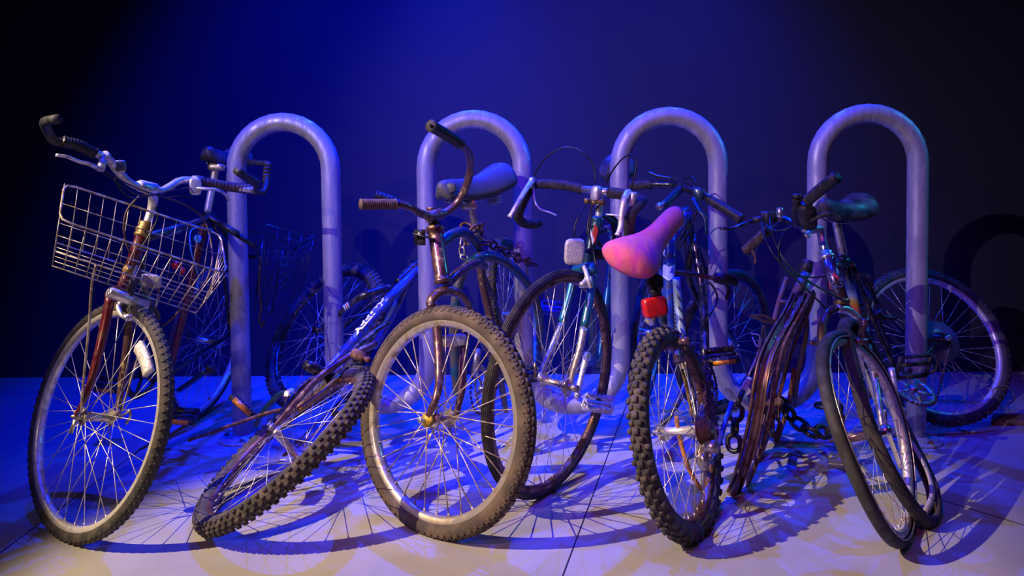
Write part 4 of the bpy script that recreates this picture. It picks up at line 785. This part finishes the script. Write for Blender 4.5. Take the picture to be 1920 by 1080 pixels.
obj('loose_tyre', ring(MB(), inset(pathF, 0.985, cF, V(-0.028, -0.01, 0.004)), cF, [(0.013, -0.003), (0.015, 0.0), (0.013, 0.004), (-0.012, 0.004), (-0.014, 0.0), (-0.012, -0.004)]), M['brownmetal'], Fb)
hF = P(1440, 755, 2.32); lathe(mb := MB(), hF - nE * 0.05, nE, [(0, 0.005), (0.015, 0.02), (0.02, 0.012), (0.08, 0.012), (0.085, 0.02), (0.1, 0.005)], 12); obj('hub', mb, M['rust'], rimF)
for i in range(24):
    q = pathF[int(i * len(pathF) / 24)]; obj('spoke', sweep(MB(), [hF + nE * (0.03 if i % 2 else -0.03), q], 0.0011, 5), M['rust'], rimF)
tube(Fb, 'seat_tube', [(1511, 512, 2.52), (1494, 545, 2.50), (1470, 600, 2.46), (1447, 650, 2.43), (1424, 700, 2.41), (1400, 752, 2.40)], 0.0155, M['rustblue'])
tube(Fb, 'seat_stay', [(1475, 520, 2.56), (1462, 560, 2.54), (1450, 605, 2.5)], 0.009, M['rustblue'])
tube(Fb, 'seat_stay', [(1505, 560, 2.56), (1512, 620, 2.58), (1498, 690, 2.6), (1488, 760, 2.62)], 0.010, M['rustblue'])
tube(Fb, 'chain_stay', [(1490, 690, 2.6), (1478, 760, 2.6), (1455, 830, 2.55)], 0.009, M['rust'])
tube(Fb, 'fork_blade', [(1410, 790, 2.25), (1398, 840, 2.2), (1386, 890, 2.17), (1370, 935, 2.2)], [0.009, 0.011, 0.012, 0.012], M['rustblue'])
tube(Fb, 'head_tube', [(1512, 525, 2.54), (1498, 580, 2.52)], 0.018, M['cream'])
obj('headset_cap', lathe(MB(), P(1508, 515, 2.53), P(1516, 483, 2.53) - P(1508, 515, 2.53), [(0, 0.014), (0.01, 0.021), (0.03, 0.022), (0.05, 0.020), (0.055, 0.012)], 16), M['black'], Fb)
tube(Fb, 'brake_arm', [(1412, 592, 2.4), (1432, 592, 2.4), (1450, 602, 2.4), (1458, 606, 2.4), (1440, 604, 2.39), (1412, 594, 2.39)], 0.005, M['purple'], closed=True)
tube(Fb, 'brace', [(1462, 565, 2.5), (1490, 568, 2.52)], 0.006, M['rustblue'])
tube(Fb, 'brake_arm', [(1518, 642, 2.4), (1532, 645, 2.4), (1544, 648, 2.42)], 0.008, M['purple'])
tube(Fb, 'bent_wire', [(1410, 632, 2.5), (1420, 650, 2.48), (1424, 630, 2.46), (1408, 625, 2.46)], 0.0025, M['alloy'], seg=6)
tube(Fb, 'pannier_stay', [(1388, 745, 2.46), (1405, 700, 2.48), (1422, 660, 2.5), (1432, 610, 2.5)], 0.004, M['wire'], seg=6)
obj('reflector', bbox_round(MB(), P(1400, 722, 2.44), nrm(V(.5, 0, .9)), nrm(V(.9, 0, -.5)), V(0, -1, 0), (0.03, 0.013, 0.005)), M['white'], Fb)
make_chainring(Fb, P(1450, 775, 2.5), nrm(V(.8, -.55, .1)), 0.085, 38, M['rust'])

for nm, lb, pts_, ln in (('chain', 'heavy dark chain hanging down between the knobbly rear tyre and the buckled wheel', [(1392, 735, 2.35), (1380, 770, 2.32), (1378, 800, 2.32), (1376, 830, 2.3), (1382, 862, 2.28)], 0.07),
                     ('chain', 'heavy dark chain draped low behind the buckled wheel toward the last hoop', [(1455, 745, 2.62), (1480, 775, 2.55), (1505, 800, 2.5), (1530, 812, 2.45), (1560, 800, 2.5), (1568, 765, 2.58), (1540, 760, 2.62), (1505, 752, 2.66)], 0.075)):
    t_ = thing(nm, lb, 'chain', P(*pts_[0])); chain_links(t_, px(pts_), ln, 0.0085, M['cable'])

# ================================================================ BIKE G : chrome fork, two twisted front tyres
Gb = thing('bicycle', 'black and chrome bicycle with tyre peeling off its buckled front wheel beside the last post', 'bicycle', (1.3, 2.4, 0))
cG = V(0.99, 1.943, 0.275)
nG, aG, bG = frame_of(50.7, 20.0)
def gbend(t, p): return p + nG * 0.012 * math.cos(2 * t + 0.6)
flatp = [(0.013, -0.012), (0.017, -0.004), (0.017, 0.007), (0.012, 0.015), (-0.004, 0.018), (-0.006, 0.014), (0.006, 0.010), (0.010, 0.0), (0.006, -0.008), (-0.006, -0.012), (-0.004, -0.015)]
fwG, nG, aG, bG = make_wheel(Gb, 'front_wheel', cG, 50.7, 20.0, 0.292, 0.034, 0.026, 32, M['greyrub'], M['alloy'], None, 0.048, sr=0.0011, hubm=M['purple'], fn=gbend, tyre_prof=flatp, hubc=P(1607, 819, 1.96), ax_ext=0.03, cross=0.8)
for s_ in (-0.0155, 0.0185):
    q_ = circle(cG + nG * s_, aG, bG, 0.271, 110, gbend); q_ = [floor_clamp(v, nG, cG) for v in q_]
    obj('tyre_bead', sweep(MB(), q_, 0.0022, 7, closed=True), M['steel'], fwG)
pathG = px([(1583, 612, 2.10), (1594, 665, 2.03), (1607, 720, 1.98), (1624, 780, 1.94), (1645, 835, 1.91), (1672, 890, 1.90), (1703, 940, 1.91), (1733, 975, 1.95), (1750, 968, 2.00), (1750, 925, 2.05), (1733, 880, 2.11), (1708, 830, 2.17), (1682, 775, 2.22), (1658, 710, 2.24), (1630, 650, 2.22), (1604, 612, 2.17)])
pathG = crv(pathG, 7, True); c2 = sum(pathG) / len(pathG)
tr = 0.019; tp = [(tr * math.cos(t), tr * math.sin(t)) for t in np.linspace(0.75, 2 * math.pi - 0.75 + math.pi * 0, 14)]
tp = [(tr * math.cos(t), tr * math.sin(t)) for t in np.linspace(-2.4, 2.4, 14)] + [((tr - 0.003) * math.cos(t), (tr - 0.003) * math.sin(t)) for t in np.linspace(2.4, -2.4, 14)]
lt = obj('loose_tyre', ring(MB(), pathG, c2, tp, clamp=nG), M['tyre'], Gb); lt['label'] = 'twisted black tyre pulled off the rim'
# rest of the rim wall that shows inside the twisted tyre
pr = px([(1668, 775, 2.12), (1690, 815, 2.10), (1708, 862, 2.08), (1712, 905, 2.06), (1700, 940, 2.04)])
obj('inner_tube', sweep(MB(), crv(px([(1655, 745, 2.2), (1690, 800, 2.17), (1722, 850, 2.12), (1742, 892, 2.07), (1748, 930, 2.02), (1735, 962, 1.98)]), 8), 0.012, 10, flat=0.5), M['cream'], Gb)
tube(Gb, 'fork_blade', px([(1568, 578, 2.22), (1550, 590, 2.20), (1541, 620, 2.16), (1545, 680, 2.10), (1562, 750, 2.03), (1575, 800, 1.99)]) + [P(1576, 820, 1.965)], [0.013, 0.013, 0.014, 0.0125, 0.010, 0.007], M['holo'], world=True)
tube(Gb, 'fork_blade', px([(1568, 578, 2.22), (1592, 583, 2.24), (1612, 605, 2.24), (1626, 650, 2.2), (1640, 710, 2.13), (1650, 770, 2.05), (1654, 800, 2.02)]), [0.013, 0.013, 0.014, 0.0125, 0.010, 0.008], M['chrome'], world=True)
mb = MB(); c0 = P(1634, 820, 2.0); d0 = P(1668, 806, 1.98) - P(1650, 811, 2.0); lathe(mb, P(1646, 811, 2.0), d0, [(0, 0.010), (0.012, 0.015), (0.035, 0.016), (0.038, 0.0)], 16); obj('axle_nut', mb, M['chrome'], Gb)
tube(Gb, 'quick_release', [(1656, 806, 2.0), (1660, 790, 1.99), (1659, 768, 1.99)], 0.005, M['chrome'])
tube(Gb, 'head_tube', [(1578, 565, 2.24), (1550, 482, 2.30)], 0.0225, M['holo'])
patch_on(Gb, 'red_mark', P(1575, 560, 2.24), P(1554, 495, 2.29), 0.0225, 0.45, 0.56, -0.7, -0.1, M['decal_red'], 1.2)
patch_on(Gb, 'red_mark', P(1575, 560, 2.24), P(1554, 495, 2.29), 0.0225, 0.40, 0.50, 0.6, 1.0, M['decal_red'], -2.0)
swirl_on(Gb, 'silver_scroll_mark', P(1575, 560, 2.24), P(1554, 495, 2.29), 0.0225, [(0.62, -0.3, 0.008, 0, 5), (0.72, -0.6, 0.006, 1, 6), (0.66, 0.45, 0.006, 0, 6.2), (0.55, 0.5, 0.005, 0, 6.2), (0.45, 0.35, 0.006, 0.5, 5.5), (0.36, 0.2, 0.007, 0, 4.5), (0.3, 0.5, 0.005, 0, 6.2), (0.33, -0.6, 0.008, 2, 6), (0.22, -0.1, 0.007, 0, 3.6), (0.5, -0.9, 0.007, 1, 5)], M['decal_blue'])
obj('lower_headset_cup', lathe(MB(), P(1580, 572, 2.235), P(1578, 565, 2.24) - P(1580, 572, 2.235), [(0, 0.018), (0.006, 0.025), (0.014, 0.025), (0.018, 0.020)], 20), M['brass'], Gb)
obj('headset', lathe(MB(), P(1551, 486, 2.30), P(1546, 470, 2.31) - P(1551, 486, 2.30), [(0, 0.022), (0.004, 0.026), (0.012, 0.026), (0.016, 0.02), (0.024, 0.022), (0.03, 0.015)], 20), M['chrome'], Gb)
tube(Gb, 'stem', [(1547, 474, 2.31), (1540, 440, 2.33), (1536, 430, 2.33), (1522, 430, 2.29), (1508, 428, 2.24)], [0.0135, 0.0135, 0.015, 0.0145, 0.014], M['chrome'])
tube(Gb, 'handlebar', [(1565, 330, 2.02), (1540, 352, 2.06), (1518, 376, 2.12), (1508, 398, 2.17), (1505, 420, 2.22), (1490, 420, 2.26), (1465, 410, 2.32), (1448, 420, 2.38), (1432, 440, 2.44), (1402, 468, 2.5)], 0.0125, M['blackpaint'])
grip(Gb, [(1568, 332, 2.0), (1542, 352, 2.05), (1514, 376, 2.1)], 0.0165, M['black'], 14)
grip(Gb, [(1438, 434, 2.42), (1420, 450, 2.46), (1398, 470, 2.5)], 0.017, M['brown'], 11)
mb = MB(); bbox_round(mb, P(1512, 405, 2.13), nrm(V(.3, .5, -.8)), nrm(V(1, 0, .2)), nrm(V(.2, -1, -.4)), (0.045, 0.022, 0.022)); sweep(mb, crv(px([(1520, 415, 2.1), (1545, 402, 2.08), (1562, 403, 2.08), (1575, 412, 2.08)]), 5), 0.010, 10, flat=0.6); obj('shift_lever', mb, M['black'], Gb)
tube(Gb, 'bar_end', [(1494, 370, 2.1), (1492, 390, 2.14), (1492, 412, 2.2)], 0.0135, M['black'])
obj('bar_end_cap', lathe(MB(), P(1494, 372, 2.1), V(0, 0, 1), [(0, 0.016), (0.01, 0.016), (0.014, 0.01)], 14), M['black'], Gb)
lever(Gb, [(1412, 414, 2.34), (1395, 420, 2.32), (1370, 429, 2.3), (1352, 428, 2.29)], 0.0085, M['blackpaint'])
lever(Gb, [(1410, 470, 2.46), (1416, 482, 2.46), (1416, 494, 2.46)], 0.006, M['rust'])
mb = MB(); bbox_round(mb, P(1440, 407, 2.34), nrm(V(1, .4, 0)), V(0, 0, 1), nrm(V(.4, -1, 0)), (0.022, 0.02, 0.02)); sweep(mb, px([(1412, 414, 2.34), (1435, 408, 2.34)]), 0.011, 10); obj('lever_bracket', mb, M['black'], Gb)
obj('cable_adjuster', lathe(MB(), P(1462, 408, 2.26), V(0, 0, 1), [(0, 0.007), (0.004, 0.010), (0.03, 0.010), (0.032, 0.007)], 14), M['chrome'], Gb)
obj('cable_adjuster', lathe(MB(), P(1512, 444, 2.22), V(.4, -.3, .8), [(0, 0.010), (0.006, 0.010), (0.006, 0.007), (0.026, 0.007)], 12), M['chrome'], Gb)
for q in ([(1428, 412, 2.33), (1432, 440, 2.28), (1446, 470, 2.24), (1470, 502, 2.22), (1505, 535, 2.2), (1540, 570, 2.2), (1552, 582, 2.22)],
          [(1443, 404, 2.32), (1446, 430, 2.27), (1458, 465, 2.23), (1480, 500, 2.2), (1520, 530, 2.19), (1560, 552, 2.19), (1590, 568, 2.2)],
          [(1480, 424, 2.26), (1465, 445, 2.23), (1460, 470, 2.22), (1465, 495, 2.22), (1490, 515, 2.22), (1530, 520, 2.26), (1560, 515, 2.3)],
          [(1435, 420, 2.3), (1450, 432, 2.25), (1475, 430, 2.22), (1490, 420, 2.22), (1500, 416, 2.2)]):
    tube(Gb, 'cable', q, 0.0030, M['cable'], seg=7, n=7)
mb = MB(); sweep(mb, crv(px([(1622, 648, 2.14), (1616, 625, 2.12), (1622, 605, 2.11)]), 5), [0.013, 0.011, 0.009], 10); lathe(mb, P(1620, 604, 2.12), V(.6, -.8, 0), [(-0.012, 0.012), (0.012, 0.012)], 12); lathe(mb, P(1607, 640, 2.08), V(.9, -.3, 0), [(-0.02, 0.009), (0.03, 0.011)], 12); obj('brake_arm', mb, M['purple'], Gb)
# frame
gz0 = P(1605, 592, 2.62)[2]; gz1 = P(1583, 490, 2.60)[2]
M['fade'] = bands('colour_fade_paint', gz0, gz1, [(0.0, (0.62, 0.03, 0.20)), (0.14, (0.70, 0.06, 0.08)), (0.28, (0.72, 0.25, 0.02)), (0.36, (0.45, 0.42, 0.12)), (0.44, (0.25, 0.35, 0.62)), (0.55, (0.05, 0.08, 0.35)), (0.8, (0.02, 0.02, 0.05)), (1.0, (0.02, 0.015, 0.02))])
st = obj('seat_tube', sweep(MB(), crv(px([(1584, 492, 2.48), (1596, 545, 2.49), (1607, 600, 2.50), (1625, 690, 2.52)]), 5), 0.0165, 16), M['fade'], Gb)
M['fade'].node_tree.nodes['Map Range'].inputs[1].default_value = P(1607, 600, 2.5)[2]; M['fade'].node_tree.nodes['Map Range'].inputs[2].default_value = P(1584, 492, 2.48)[2]
tube(Gb, 'seat_post', [(1566, 408, 2.46), (1574, 445, 2.47), (1581, 478, 2.48)], 0.0145, M['chrome'])
obj('seat_clamp', lathe(MB(), P(1562, 500, 2.45), P(1596, 486, 2.48) - P(1562, 500, 2.45), [(0, 0.0), (0.0, 0.018), (0.05, 0.02), (0.065, 0.02), (0.065, 0)], 18), M['dteal'], Gb)
make_saddle(Gb, P(1622, 378, 2.62), P(1538, 388, 2.36), nrm(V(0, -.2, 1)), 0.15, 0.075, M['seat'], nosew=0.42)
tube(Gb, 'top_tube', [(1556, 500, 2.30), (1582, 500, 2.46)], 0.016, M['blackpaint'])
tube(Gb, 'down_tube', [(1574, 555, 2.26), (1600, 640, 2.4), (1630, 722, 2.54)], 0.018, M['blackpaint'])
obj('down_tube_end', lathe(MB(), P(1652, 722, 2.38), P(1624, 738, 2.42) - P(1652, 722, 2.38), [(0, 0.0), (0, 0.018), (0.03, 0.021), (0.09, 0.021)], 16), M['black'], Gb)
cGr = V(1.707, 2.87, 0.328)
rwG, nGr, aGr, bGr = make_wheel(Gb, 'rear_wheel', cGr, 6.8, 25.0, 0.325, 0.045, 0.028, 36, M['tyre'], M['alloy'], (70, [(30, 0.006, 0.005, 0.002, 0, 0.2), (-30, 0.006, 0.005, 0.002, 0.5, -0.2), (62, 0.006, 0.005, 0.002, 0.5, 0), (-62, 0.006, 0.005, 0.002, 0, 0)]), 0.055, sr=0.0011, hubm=M['blackpaint'], ax_ext=0.03)
mb = MB(); lathe(mb, cGr + nGr * 0.042, nGr, [(0, 0.01), (0, 0.085), (0.0015, 0.085), (0.0015, 0.01)], 40); sd = obj('spoke_protector', mb, M['clear'], rwG)
mb = MB()
for k in range(5): lathe(mb, cGr + nGr * (0.048 + k * 0.007), nGr, [(0, 0.036 - k * 0.003), (0.003, 0.036 - k * 0.003)], 20)
obj('freewheel', mb, M['blackpaint'], rwG)
obj('axle_end', lathe(MB(), cGr + nGr * 0.085, nGr, [(0, 0.011), (0.02, 0.011), (0.02, 0.006)], 12), M['chrome'], rwG)
tube(Gb, 'seat_stay', [(1592, 492, 2.5), (1640, 560, 2.62), (1690, 620, 2.72), (1750, 640, 2.80)], 0.008, M['blackpaint'])
tube(Gb, 'chain_stay', [(1640, 722, 2.52), (1700, 700, 2.64), (1755, 645, 2.78)], 0.009, M['blackpaint'])
tube(Gb, 'rack_strut', [(1596, 492, 2.5), (1622, 560, 2.50), (1650, 630, 2.50), (1682, 700, 2.52)], 0.0095, M['blackpaint'])
tube(Gb, 'rack_strut', [(1622, 515, 2.56), (1640, 560, 2.56), (1652, 610, 2.56), (1672, 660, 2.56)], 0.006, M['blackpaint'])
tube(Gb, 'rack_rail', [(1598, 520, 2.5), (1620, 514, 2.6), (1632, 522, 2.72), (1640, 560, 2.7)], 0.006, M['blackpaint'])
tube(Gb, 'rack_rail', [(1610, 572, 2.54), (1632, 570, 2.6)], 0.006, M['blackpaint'])
obj('rack_pad', sweep(MB(), crv(px([(1643, 585, 2.5), (1652, 595, 2.5), (1680, 598, 2.52)]), 4), [0.018, 0.014, 0.006], 10), M['black'], Gb)
tube(Gb, 'crank_arm', [(1671, 690, 2.42), (1676, 720, 2.40), (1681, 768, 2.38)], [0.0115, 0.011, 0.013], M['alloy'])
obj('crank_cap', lathe(MB(), P(1681, 768, 2.40), V(.15, -1, -.1), [(0, 0.018), (0.03, 0.018)], 18), M['alloy'], Gb)
mb = MB(); pc = P(1712, 692, 2.46); ax_ = nrm(V(1, -.1, .12)); up_ = nrm(V(.0, -.35, 1)); 
for dz, tk in ((0.052, 0.007), (0.02, 0.008), (-0.03, 0.009)): sweep(mb, [pc - ax_ * 0.055 + up_ * dz, pc + ax_ * 0.05 + up_ * dz], tk, 8)
for dx in (-0.052, 0.05): sweep(mb, [pc + ax_ * dx + up_ * 0.055, pc + ax_ * dx - up_ * 0.034], 0.007, 8)
sweep(mb, crv([pc + ax_ * 0.05 + up_ * 0.05, pc + ax_ * 0.075 + up_ * 0.03, pc + ax_ * 0.078 - up_ * 0.01, pc + ax_ * 0.05 - up_ * 0.03], 5), 0.005, 8)
obj('pedal', mb, M['black'], Gb)
mb = MB(); cc = P(1706, 700, 2.52)
rgn = nrm(V(.1, -.25, .96)); make_chainring(Gb, P(1712, 730, 2.52), nrm(V(.15, -.45, .88)), 0.075, 36, M['steel'])
make_chain_loop(Gb, P(1712, 731, 2.52), 0.078, cGr + nGr * 0.06, 0.03, nrm(V(.15, -.45, .88)))
tube(Gb, 'mudguard', [(1598, 640, 2.3), (1618, 690, 2.28), (1640, 745, 2.24), (1668, 820, 2.2), (1690, 880, 2.16)], [0.012, 0.016, 0.016, 0.014], M['cream'], flat=0.3)

# ================================================================ LOOSE BITS
pk = MB(); p0, p1, p2, p3 = G(1858, 797), G(1960, 800), G(1958, 787), G(1862, 785)
h_ = V(0, 0, 0.024); pk.add([p0, p1, p2, p3, p0 + h_, p1 + h_, p2 + h_, p3 + h_], [(3, 2, 1, 0), (4, 5, 6, 7), (0, 1, 5, 4), (1, 2, 6, 5), (2, 3, 7, 6), (3, 0, 4, 7)])
o = obj('wooden_plank', pk, M['wood'], sharp=True); o['label'] = 'short weathered wooden plank lying on the floor past the last rack post'; o['category'] = 'plank'
wt = MB(); sweep(wt, crv(px([(1862, 745, 2.78), (1860, 732, 2.80), (1872, 724, 2.80), (1888, 724, 2.80), (1900, 738, 2.82), (1902, 750, 2.84), (1890, 757, 2.9), (1884, 762, 2.95)]), 6), 0.0026, 7)
o = obj('wire_tie', wt, M['wire']); o['label'] = 'thin pale wire tie looped round the tyre of the wheel past the last rack post'; o['category'] = 'wire'
bpy.context.view_layer.update()
